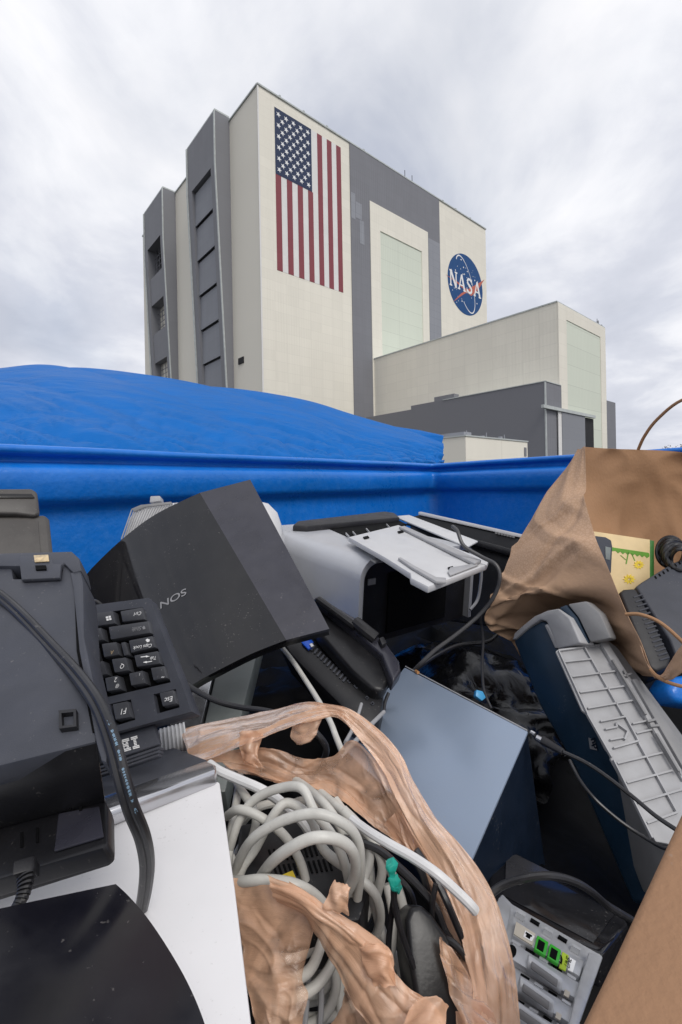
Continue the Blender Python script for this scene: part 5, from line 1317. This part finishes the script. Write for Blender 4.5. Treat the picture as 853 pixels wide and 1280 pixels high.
labs = ['pale grey cable coiled in the tan bag, widest loop at its left', 'pale grey cable loop arching second from the top of the coil', 'pale grey cable loop right over the black vented adapter', 'pale grey cable twisting through the middle of the coil', 'pale grey cable sweeping low along the torn front of the tan bag', 'pale grey cable running down the right side of the coil', 'pale grey cable strand nearest to the green tape', 'small lowest pale grey loop framed by the torn bag', 'pale grey loop just under the smallest one in the torn gap', 'pale grey cable deep at the left behind the coil']
for k, lp_ in enumerate(loops):
    cable('grey_cable', lp_, .0037 if k != 2 else .0040, mats_[k], labs[k], 12, 8, group='grey cables coiled in the tan plastic bag')
extra = ['pale grey cable strand crossing behind the upper coil', 'pale grey cable strand seen dimly low in the tan bag', 'pale grey cable strand bending round the far side of the coil', 'pale grey cable strand pressed against the white case', 'pale grey strand passing between black adapter and coil', 'pale grey strand at the bottom edge under the loops']
more = [
 ([(284, 1020, .40), (300, 1012, .385), (330, 1024, .38), (360, 1050, .38), (380, 1090, .375), (384, 1140, .37), (370, 1180, .36), (352, 1230, .35), (345, 1290, .34)], 'pale grey cable diving from the top of the coil to the bottom edge'),
 ([(420, 1000, .42), (446, 1040, .39), (462, 1080, .38), (462, 1130, .372), (446, 1170, .365), (430, 1210, .355), (425, 1250, .345), (430, 1300, .335)], 'pale grey cable just inside the twisted strap, leaving at the bottom'),
 ([(288, 1070, .385), (310, 1120, .375), (350, 1150, .365), (400, 1148, .36), (440, 1120, .362), (462, 1078, .37), (455, 1040, .38), (430, 1012, .395)], 'pale grey loop closing under the black adapter'),
 ([(300, 1200, .36), (330, 1250, .35), (370, 1272, .345), (420, 1268, .342), (462, 1240, .345), (486, 1200, .352), (492, 1150, .36), (484, 1105, .37)], 'pale grey cable sweeping along the very bottom of the bag'),
 ([(470, 1060, .385), (494, 1100, .372), (508, 1150, .362), (514, 1200, .352), (520, 1260, .34), (520, 1310, .33)], 'pale grey cable right of the green tape running down'),
 ([(316, 1180, .352), (345, 1166, .35), (384, 1172, .348), (412, 1196, .346), (420, 1236, .342), (402, 1272, .338), (360, 1290, .335)], 'pale grey loop lying low behind the torn front sheet')]
for p, l in more: cable('grey_cable', p, .0036, 'cablegrey', l, 12, 8, group='grey cables coiled in the tan plastic bag')
for k in range(6):
    cx0, cy0 = 375 + rnd.uniform(-15, 18), 1110 + rnd.uniform(-20, 30); rx, ry = rnd.uniform(55, 88), rnd.uniform(80, 115); a0 = rnd.uniform(0, 6); pts = []
    for q in range(15):
        a = a0 + q * .36; pts.append((cx0 + rx * math.cos(a) + rnd.uniform(-4, 4), cy0 + ry * math.sin(a) + rnd.uniform(-4, 4), .415 - .0004 * (ry * math.sin(a)) + rnd.uniform(-.008, .012)))
    cable('grey_cable', pts, .0038, 'cablegrey', extra[k], 10, 6, group='grey cables coiled in the tan plastic bag')
cable('white_cable', [(262, 955, .44), (275, 964, .43), (300, 975, .42), (327, 987, .41), (352, 1003, .41), (380, 1030, .41), (400, 1070, .42), (405, 1120, .42)], .0042, 'cablewhite', 'short white cable coming out from behind the white case corner')
cable('white_cable', [(440, 1024, .375), (462, 1040, .36), (490, 1057, .345), (515, 1071, .335), (546, 1092, .325), (574, 1117, .32), (588, 1131, .317), (594, 1138, .317)], .0035, 'cablewhite', 'straight white cable ending free over the right side of the tan bag', sub=6)
thin = [([(400, 1290, .33), (402, 1240, .34), (398, 1190, .36), (380, 1160, .37)], 'silver thin cable below the small grey loops'), ([(322, 1200, .335), (335, 1180, .34), (352, 1190, .345), (345, 1225, .345), (330, 1285, .33)], 'thin silver cable at the torn gap, left'), ([(380, 1290, .33), (384, 1250, .335), (386, 1215, .35)], 'thin silver cable hanging straight at the torn gap')]
for p, l in thin: cable('silver_cable', p, .0022, 'lgrey', l, 8, 6)
# black cables in the bag, right half
bl = [([(430, 1048, .375), (470, 1060, .37), (500, 1085, .365), (525, 1110, .36), (545, 1135, .355), (560, 1170, .35), (590, 1208, .345)], .0030),
      ([(520, 1062, .37), (545, 1100, .36), (560, 1130, .35), (575, 1165, .345), (596, 1210, .34)], .0028),
      ([(505, 1065, .38), (525, 1085, .37), (535, 1115, .365), (540, 1150, .36)], .0028),
      ([(545, 1105, .355), (541, 1130, .352), (540, 1160, .35)], .0022),
      ([(492, 1105, .335), (494, 1135, .335), (505, 1175, .33), (520, 1215, .325), (535, 1250, .32), (545, 1290, .31)], .0023),
      ([(495, 1108, .337), (490, 1140, .34), (486, 1180, .34), (488, 1200, .335)], .0022),
      ([(536, 1160, .35), (550, 1172, .345), (568, 1180, .34), (590, 1206, .336)], .0026),
      ([(450, 1040, .39), (470, 1080, .385), (500, 1100, .38), (515, 1120, .375), (520, 1150, .37)], .0026)]
bll = ['black cable crossing the right half of the tan bag from the coil', 'black cable curving along the right bag wall under the white one', 'short black cable behind the white cable in the bag', 'thin black lead hanging straight down in the bag', 'thin black lead hanging from the green tape to the bottom', 'second thin black lead tied by the green tape', 'black cable over the dark adapter in the bag', 'black cable tucked deep beside the coil']
for (p, r), l in zip(bl, bll): cable('black_cable', p, r, 'rubber', l, 8, 7, group='black leads in the tan plastic bag')
# green tape
m = MB(); q = [at(487, 1076, .333), at(491, 1086, .332), at(490, 1096, .331), at(494, 1104, .331), at(499, 1111, .333)]
m.tube(q, lambda t: .0040 + .0010 * math.sin(t * 11), 12, 8, flat=.6); v0 = m.v
m.v = [v + Vector((nz(v.x * 300, v.y * 300, v.z * 300), 0, nz(v.x * 300, v.y * 300, v.z * 300 + 9))) * .002 for v in m.v]
o = m.build('green_tape', M['teal'], None, ang=20); tag(o, 'scrap of crumpled green tape tying two black leads in the tan bag', 'tape')
# vented adapter under the coil
AP = Plane((300, 1040, .42), (420, 1040, .42), (310, 1120, .36))
ad = thing('vented_adapter', AP.hit(360, 1110) - Z * .05, 'black adapter with vent slots and a yellow label under the grey cable coil', 'adapter')
m = MB(); m.pp(AP, [(300, 1030), (420, 1010), (470, 1080), (450, 1150), (330, 1160), (292, 1110)], -.04, 0); ab = m.build('body', M['blackfine'], ad, bevel=.003)
for k in range(12):
    for j in range(2):
        x, y = 335 + k * 6.2 + j * 6, 1062 - k * .8 + j * 20
        m = MB(); m.pp(AP, [(x, y), (x + 2.6, y - .4), (x + 7.5, y + 14), (x + 4.9, y + 14.4)], .0002, .0009); m.build('vent_slot', M['void'], ad, smooth=False)
m = MB(); m.pp(AP, [(352, 1094), (366, 1088), (371, 1099), (356, 1103)], .0004, .001); m.build('yellow_label', M['yellow'], ad, smooth=False)
# curved black headset-like adapter right
HPp = Plane((512, 1135, .345), (560, 1200, .33), (500, 1260, .31))
m = MB(); m.pp(HPp, [(508, 1150), (514, 1133), (526, 1130), (540, 1142), (560, 1170), (574, 1210), (582, 1250), (590, 1330), (525, 1330), (520, 1250), (512, 1200)], -.035, 0); o = m.build('curved_adapter', M['blackfine'], None, bevel=.009, seg=5)
tag(o, 'glossy curved black adapter in the right half of the tan bag', 'adapter')

# --- the film itself
bag = thing('plastic_bag', at(450, 1150, .40) - Z * .1, 'thin tan plastic carrier bag, torn open over the coiled cables', 'plastic bag')
def film(rows, name, su, sv, amp=.003, fu=8, fv=3, seed=0, pleat=0.0, edge=.0):
    g = surf(rows, su * 2, sv * 2)
    Lu0 = max((g[0][-1] - g[0][0]).length, .03); Lv0 = max((g[-1][0] - g[0][0]).length, .02)
    def rdg(x, y, z): 
        n_ = abs(nz(x, y, z)); return max(0, 1 - n_ * 3.2) ** 2
    def fn(v, u, p):
        x, y = u * Lu0, v * Lv0; wx = .012 * nz(p.x * 30, p.y * 30, seed); x += wx; y += wx
        a = amp * (nz(u * fu + seed, v * fv, seed) * .8)
        a += .0022 * rdg(x * 9, y * 38, seed) - .0014 * rdg(x * 12 + 5, y * 55, seed + 3) + .0007 * rdg(x * 40, y * 70, seed + 7)
        a += pleat * 1.2 * abs(math.sin(v * 13 + 3 * nz(u * 3 + seed, v * 4))) * (.4 + .6 * abs(nz(u * 4, seed)))
        return a
    g = displace(g, fn)
    if edge:
        nr, nc = len(g), len(g[0])
        for j in range(nc):
            for i_, s_ in ((0, 1), (nr - 1, -1)):
                d = g[i_ + s_ * 4][j] - g[i_][j]; g[i_][j] = g[i_][j] + d * edge * nz(j * .25, seed, i_)
    m = MB(); m.grid(g); o = m.build(name, M['film' if name in ('rim_band', 'twisted_strap', 'torn_tuft', 'lower_fold') else 'filmthin'], bag, ang=80)
    nr, nc = len(g), len(g[0]); uv = o.data.uv_layers.new(name='UVMap'); Lu = (g[0][-1] - g[0][0]).length * 12; Lv = (g[-1][0] - g[0][0]).length * 12
    for lp_ in o.data.loops:
        i = lp_.vertex_index; uv.data[lp_.index].uv = ((i % nc) / (nc - 1) * Lu + seed, (i // nc) / (nr - 1) * max(Lv, .5))
    return o
T1 = [(226, 914, .50), (250, 906, .50), (290, 899, .50), (340, 888, .49), (385, 880.5, .47), (418, 881, .455), (447, 891, .45), (478, 916, .435), (502, 946, .42), (518, 980, .405), (545, 1022, .39), (585, 1068, .375), (613, 1110, .36), (634, 1170, .34), (646, 1230, .32), (652, 1300, .30)]
T2 = [(234, 936, .475), (256, 926, .475), (300, 913, .47), (345, 903, .462), (385, 893, .455), (418, 888, .452), (440, 899, .445), (470, 925, .43), (493, 955, .415), (508, 986, .40), (530, 1028, .385), (566, 1080, .37), (592, 1130, .352), (608, 1185, .335), (618, 1240, .315), (620, 1300, .30)]
T3 = [(240, 955, .455), (264, 950, .455), (306, 934, .45), (350, 916, .445), (387, 905, .443), (415, 896, .447), (432, 905, .442), (458, 934, .43), (480, 966, .415), (494, 998, .40), (515, 1040, .385), (545, 1090, .372), (570, 1145, .352), (582, 1200, .335), (590, 1250, .315), (590, 1300, .30)]
film([T1, T2, T3], 'rim_band', 9, 9, .0035, 9, 1.5, 1, pleat=.0009)
# inner sheet from the rim down to the coil
S1 = [(252, 948, .47), (300, 936, .465), (340, 935, .46), (380, 948, .455), (415, 945, .45), (440, 925, .445), (462, 940, .432), (482, 968, .417), (497, 1000, .402), (518, 1042, .387)]
S2 = [(262, 954, .462), (305, 952, .46), (345, 956, .455), (385, 962, .45), (420, 962, .44), (450, 960, .432), (470, 975, .42), (487, 998, .408), (502, 1025, .396), (520, 1056, .385)]
S3 = [(280, 958, .455), (315, 966, .45), (350, 974, .445), (388, 976, .44), (425, 985, .43), (452, 1000, .42), (470, 1015, .41), (486, 1032, .402), (505, 1050, .393), (524, 1070, .383)]
S4 = [(298, 965, .445), (325, 974, .44), (355, 979, .435), (390, 986, .43), (424, 1000, .42), (446, 1016, .41), (466, 1032, .402), (488, 1048, .395), (508, 1064, .388), (528, 1082, .38)]
film([S1, S2, S3, S4], 'inner_sheet', 10, 9, .004, 7, 3, 5, pleat=.0008, edge=.25)
# right wall of the bag
R1 = [(500, 1010, .405), (530, 1056, .388), (562, 1098, .372), (590, 1150, .352), (604, 1210, .332), (612, 1300, .30)]
R2 = [(490, 1020, .40), (518, 1065, .386), (548, 1108, .37), (572, 1160, .352), (584, 1215, .332), (590, 1300, .30)]
R3 = [(480, 1030, .40), (508, 1072, .388), (538, 1112, .373), (557, 1172, .352), (566, 1220, .332), (572, 1300, .30)]
film([R1, R2, R3], 'right_wall', 10, 9, .0035, 6, 2, 9, edge=.4)
# tongue hanging inside at the right
film([[(549, 1170, .33), (556, 1178, .33), (566, 1186, .33)], [(551, 1195, .325), (566, 1205, .325), (584, 1215, .325)], [(560, 1232, .318), (576, 1240, .318), (600, 1246, .318)], [(578, 1275, .305), (598, 1278, .305), (622, 1280, .305)], [(590, 1310, .295), (612, 1310, .295), (640, 1310, .295)]], 'inner_tongue', 9, 9, .003, 4, 4, 13)
# torn front left sheet
film([[(292, 1098, .345), (318, 1095, .34), (342, 1094, .335), (372, 1108, .325), (397, 1128, .315)],
      [(294, 1125, .335), (318, 1124, .33), (345, 1126, .322), (372, 1134, .315), (396, 1148, .31)],
      [(300, 1165, .322), (322, 1166, .318), (345, 1168, .312), (368, 1172, .308), (388, 1180, .305)],
      [(306, 1205, .312), (326, 1208, .306), (346, 1210, .302), (364, 1214, .30), (378, 1222, .298)],
      [(314, 1250, .30), (332, 1252, .296), (348, 1254, .292), (364, 1258, .29), (385, 1244, .292)],
      [(322, 1300, .288), (338, 1300, .284), (352, 1300, .282), (366, 1298, .28), (376, 1290, .28)]], 'front_sheet', 10, 10, .003, 4, 4, 17, edge=.2)
# twisted strap across the front
film([[(335, 1096, .325), (372, 1112, .312), (405, 1132, .302), (440, 1150, .300), (470, 1172, .298), (487, 1190, .297), (492, 1215, .292), (515, 1240, .286), (545, 1262, .28), (562, 1300, .27)],
      [(340, 1108, .318), (375, 1124, .304), (402, 1144, .296), (430, 1163, .293), (458, 1186, .291), (474, 1206, .29), (484, 1230, .286), (503, 1256, .28), (524, 1276, .274), (540, 1310, .265)],
      [(345, 1120, .32), (380, 1137, .306), (400, 1156, .298), (418, 1178, .296), (438, 1202, .294), (455, 1226, .29), (468, 1246, .286), (484, 1270, .28), (500, 1290, .275), (514, 1320, .265)],
      [(352, 1132, .328), (382, 1148, .316), (394, 1166, .308), (406, 1186, .304), (424, 1212, .30), (438, 1240, .296), (450, 1262, .29), (462, 1284, .285), (476, 1304, .28), (490, 1330, .27)]], 'twisted_strap', 9, 9, .0025, 6, 1.5, 23, pleat=.0022)
# flared knot end and lower fold
film([[(418, 1100, .30), (428, 1104, .298), (438, 1108, .298)], [(410, 1118, .298), (424, 1120, .294), (434, 1124, .295)], [(404, 1136, .297), (420, 1140, .292), (436, 1146, .294)]], 'torn_tuft', 6, 6, .004, 3, 3, 31, edge=.6)
film([[(450, 1180, .293), (470, 1178, .289), (486, 1186, .29)], [(456, 1204, .29), (474, 1206, .284), (490, 1212, .286)], [(470, 1232, .286), (485, 1232, .28), (498, 1236, .284)]], 'torn_tuft', 6, 6, .004, 3, 3, 37, edge=.5)
film([[(520, 1252, .272), (545, 1244, .27), (562, 1258, .268)], [(505, 1278, .268), (535, 1275, .262), (556, 1282, .262)], [(490, 1310, .262), (525, 1310, .256), (550, 1310, .256)]], 'lower_fold', 7, 7, .003, 3, 3, 41, edge=.3)
film([[(448, 1200, .31), (456, 1230, .305), (470, 1260, .298), (482, 1300, .285)], [(436, 1225, .312), (444, 1250, .306), (455, 1275, .298), (462, 1310, .285)], [(425, 1262, .312), (430, 1280, .305), (436, 1296, .298), (440, 1320, .285)], [(400, 1300, .31), (404, 1310, .305), (410, 1320, .30), (414, 1330, .29)]], 'lower_sheet', 7, 8, .003, 3, 3, 43, edge=.2)
# flap hanging off the upper band
film([[(300, 915, .46), (316, 913, .455), (330, 918, .452)], [(302, 935, .452), (312, 940, .445), (322, 944, .445)], [(306, 950, .448), (318, 958, .44), (330, 960, .44)]], 'torn_flap', 7, 7, .004, 3, 3, 47, edge=.5)
film([[(366, 908, .452), (385, 902, .448), (404, 896, .448)], [(364, 920, .448), (382, 918, .442), (398, 910, .444)], [(372, 930, .446), (386, 928, .44), (396, 918, .442)]], 'torn_flap', 6, 6, .004, 3, 3, 53, edge=.5)

# ================================================================== loose cables over the heap
cable('black_cable', [(566, 658, 1.02), (572, 664, .99), (580, 682, .97), (602, 696, .95), (620, 706, .93), (625, 722, .92), (618, 745, .92), (600, 768, .92), (572, 792, .90), (545, 812, .88), (528, 828, .87), (518, 838, .875)], .0042, 'rubber2', 'dark grey cable draped over the silver printer tray, curling down to the blue case')
cable('black_cable', [(600, 768, .95), (604, 800, .95), (603, 830, .94), (605, 862, .92), (614, 885, .90)], .0030, 'rubber2', 'thin black cable hanging behind the blue grey case beside a light blue plug')
cable('black_cable', [(518, 838, .885), (548, 818, .96), (575, 806, 1.0), (610, 802, 1.0), (624, 790, 1.02)], .0042, 'rubber', 'black cable lying across the crinkled rubbish bag')
cable('grey_lead', [(486, 866, .80), (481, 880, .79), (480, 898, .78), (482, 920, .76)], .0032, 'rubber2', 'grey lead rising at the left corner of the blue grey case')
cable('grey_lead', [(350, 806, .74), (366, 826, .70), (382, 850, .66), (396, 872, .62), (412, 900, .57), (420, 920, .54), (428, 940, .52)], .0036, 'cablegrey', 'dusty grey lead running down from the console cover into the tan bag')
cable('grey_lead', [(480, 890, .70), (462, 908, .62), (446, 925, .57), (425, 946, .53)], .0030, 'lgrey', 'pale grey lead between the docking station and the tan bag rim')
cable('grey_lead', [(452, 880, .68), (444, 905, .62), (432, 928, .56)], .0024, 'lgrey', 'thin pale lead beside the docking station ports')
cable('black_cable', [(226, 848, .60), (240, 860, .59), (270, 876, .57), (300, 884, .56), (335, 889, .54), (372, 900, .50), (395, 916, .48), (408, 935, .48), (404, 952, .49)], .0034, 'rubber', 'black cable looping from under the glossy console into the tan bag')
cable('black_cable', [(104, 756, .60), (112, 752, .60), (122, 753, .59), (140, 770, .60)], .0026, 'rubber', 'short black cable end behind the top left corner of the keyboard')
cable('black_cable', [(604, 1140, .44), (612, 1120, .45), (630, 1106, .455), (660, 1097, .45), (690, 1095, .45), (718, 1102, .455), (740, 1115, .46), (760, 1132, .47), (790, 1150, .48)], .0036, 'rubber', 'thick black cable arching over the glossy slab')
cable('black_cable', [(350, 657, 1.6), (355, 664, 1.58), (372, 668, 1.5)], .004, 'rubber', 'short black cable between the ribbed casing and the silver printer')
ub = thing('usb_cable', at(680, 930, .60) - Z * .02, 'slim black data cable with a moulded plug, by the corner of the blue grey case', 'cable')
m = MB(); m.tube([at(678, 925, .612), at(690, 932, .60), at(704, 940, .585)], lambda t: .0062 - .002 * t, 8, 4, flat=.7); m.build('plug', M['black'], ub, bevel=.0006)
m = MB(); m.tube([at(671, 921, .618), at(679, 925.5, .611)], .0034, 6, 1, flat=.6); m.build('plug_tip', M['silver'], ub)
m = MB(); m.tube([at(704, 940, .585), at(730, 952, .57), at(755, 968, .555), at(790, 995, .54), at(820, 1020, .52), at(850, 1040, .5)], .0026, 8, 6); m.build('lead', M['rubber'], ub)
cable('black_cable', [(712, 950, .60), (725, 975, .58), (745, 1000, .56), (775, 1026, .545), (805, 1046, .53), (830, 1060, .51), (860, 1066, .49)], .0022, 'rubber', 'thin black lead sagging under the tray cover of the navy printer')
m = MB(); bp_ = Plane((598, 862, .90), (606, 866, .90), (598, 872, .89)); m.pp(bp_, [(596, 862), (604, 864), (608, 872), (603, 876), (595, 870)], -.01, 0); o = m.build('blue_plug', M['cyan'], None, bevel=.0015); o['_o'] = tuple(o.location)
tag(o, 'tiny light blue plug behind the far edge of the blue grey case', 'plug')
# ================================================================== camera, light, sky
cam = bpy.data.cameras.new('camera'); co = bpy.data.objects.new('camera', cam); COL.objects.link(co); scene.camera = co
cam.sensor_width = 36; cam.sensor_fit = 'AUTO'; cam.lens = F / 1280 * 36; cam.shift_y = (HY - 640) / 1280; cam.clip_start = .01; cam.clip_end = 9000
mw = Matrix(((cr, sr, 0, EYE.x), (0, 0, -1, EYE.y), (-sr, cr, 0, EYE.z), (0, 0, 0, 1)))
co.matrix_world = mw
SUN_EL, SUN_AZ = R(50), R(150)          # behind us and to the right, azimuth clockwise from +Y
sd = Vector((math.sin(SUN_AZ) * math.cos(SUN_EL), math.cos(SUN_AZ) * math.cos(SUN_EL), math.sin(SUN_EL)))
sl = bpy.data.lights.new('sun', 'SUN'); sl.energy = 1.5; sl.angle = R(25); sl.color = (1, .96, .9)
so = bpy.data.objects.new('sun', sl); COL.objects.link(so); so.rotation_euler = sd.to_track_quat('Z', 'Y').to_euler(); so.location = (0, -5, 30)
w = bpy.data.worlds.new('World'); scene.world = w; w.use_nodes = True; nt = w.node_tree; N = nt.nodes; L = nt.links
bg = N['Background']; bg.inputs[1].default_value = .1
sky = N.new('ShaderNodeTexSky'); sky.sky_type = 'NISHITA'; sky.sun_disc = False; sky.sun_elevation = SUN_EL; sky.sun_rotation = SUN_AZ
tc = N.new('ShaderNodeTexCoord'); sp = N.new('ShaderNodeSeparateXYZ'); L.new(tc.outputs['Generated'], sp.inputs[0])
def math_(op, a, b=None, c=None):
    n = N.new('ShaderNodeMath'); n.operation = op
    for i, x in enumerate((a, b, c)):
        if x is None: continue
        if isinstance(x, (int, float)): n.inputs[i].default_value = x
        else: L.new(x, n.inputs[i])
    return n.outputs[0]
zc = math_('ADD', math_('MAXIMUM', sp.outputs[2], 0.0), .22)
cx_ = math_('DIVIDE', sp.outputs[0], zc); cy_ = math_('DIVIDE', sp.outputs[1], zc)
cb2 = N.new('ShaderNodeCombineXYZ'); L.new(cx_, cb2.inputs[0]); L.new(cy_, cb2.inputs[1])
def nse(scale, det, dist, off, rough=.5):
    mp = N.new('ShaderNodeMapping'); mp.inputs['Location'].default_value = off; mp.inputs['Scale'].default_value = (1, .8, 1); mp.inputs['Rotation'].default_value = (0, 0, .5); L.new(cb2.outputs[0], mp.inputs[0])
    n = N.new('ShaderNodeTexNoise'); n.inputs['Scale'].default_value = scale; n.inputs['Detail'].default_value = det; n.inputs['Distortion'].default_value = dist; n.inputs['Roughness'].default_value = rough
    L.new(mp.outputs[0], n.inputs['Vector']); return n.outputs[0]
big = nse(.75, 6, .25, (3.1, 1.7, 0), .55); fine = nse(2.3, 9, .35, (7, 2, 0), .58)
s_ = math_('ADD', math_('MULTIPLY', big, .60), math_('MULTIPLY', fine, .40))
ra = N.new('ShaderNodeValToRGB'); L.new(s_, ra.inputs[0]); cr2 = ra.color_ramp
cr2.elements[0].position = .36; cr2.elements[0].color = (4.9, 5.15, 5.9, 1)
cr2.elements[1].position = .62; cr2.elements[1].color = (8.8, 8.75, 8.95, 1)
e = cr2.elements.new(.47); e.color = (6.0, 6.2, 6.9, 1)
e = cr2.elements.new(.55); e.color = (7.7, 7.8, 8.2, 1)
# thin blue gaps where the cover is thinnest
gap = N.new('ShaderNodeMapRange'); gap.inputs[1].default_value = .52; gap.inputs[2].default_value = .72; gap.inputs[4].default_value = .30
L.new(nse(1.1, 5, .3, (11, 5, 0)), gap.inputs[0])
mx = N.new('ShaderNodeMix'); mx.data_type = 'RGBA'; mx.clamp_result = False; L.new(gap.outputs[0], mx.inputs[0]); L.new(ra.outputs[0], mx.inputs[6]); L.new(sky.outputs[0], mx.inputs[7])
L.new(mx.outputs[2], bg.inputs[0])
scene.view_settings.view_transform = 'Standard'; scene.view_settings.look = 'None'; scene.view_settings.gamma = 1; scene.view_settings.exposure = 0.25
scene.render.engine = 'CYCLES'
scene.cycles.max_bounces = 8; scene.cycles.transparent_max_bounces = 12
for o in bpy.data.objects:
    if '_o' in o: del o['_o']
    if len(o.get('label', '').split()) > 16: print('LONG', o['label'])
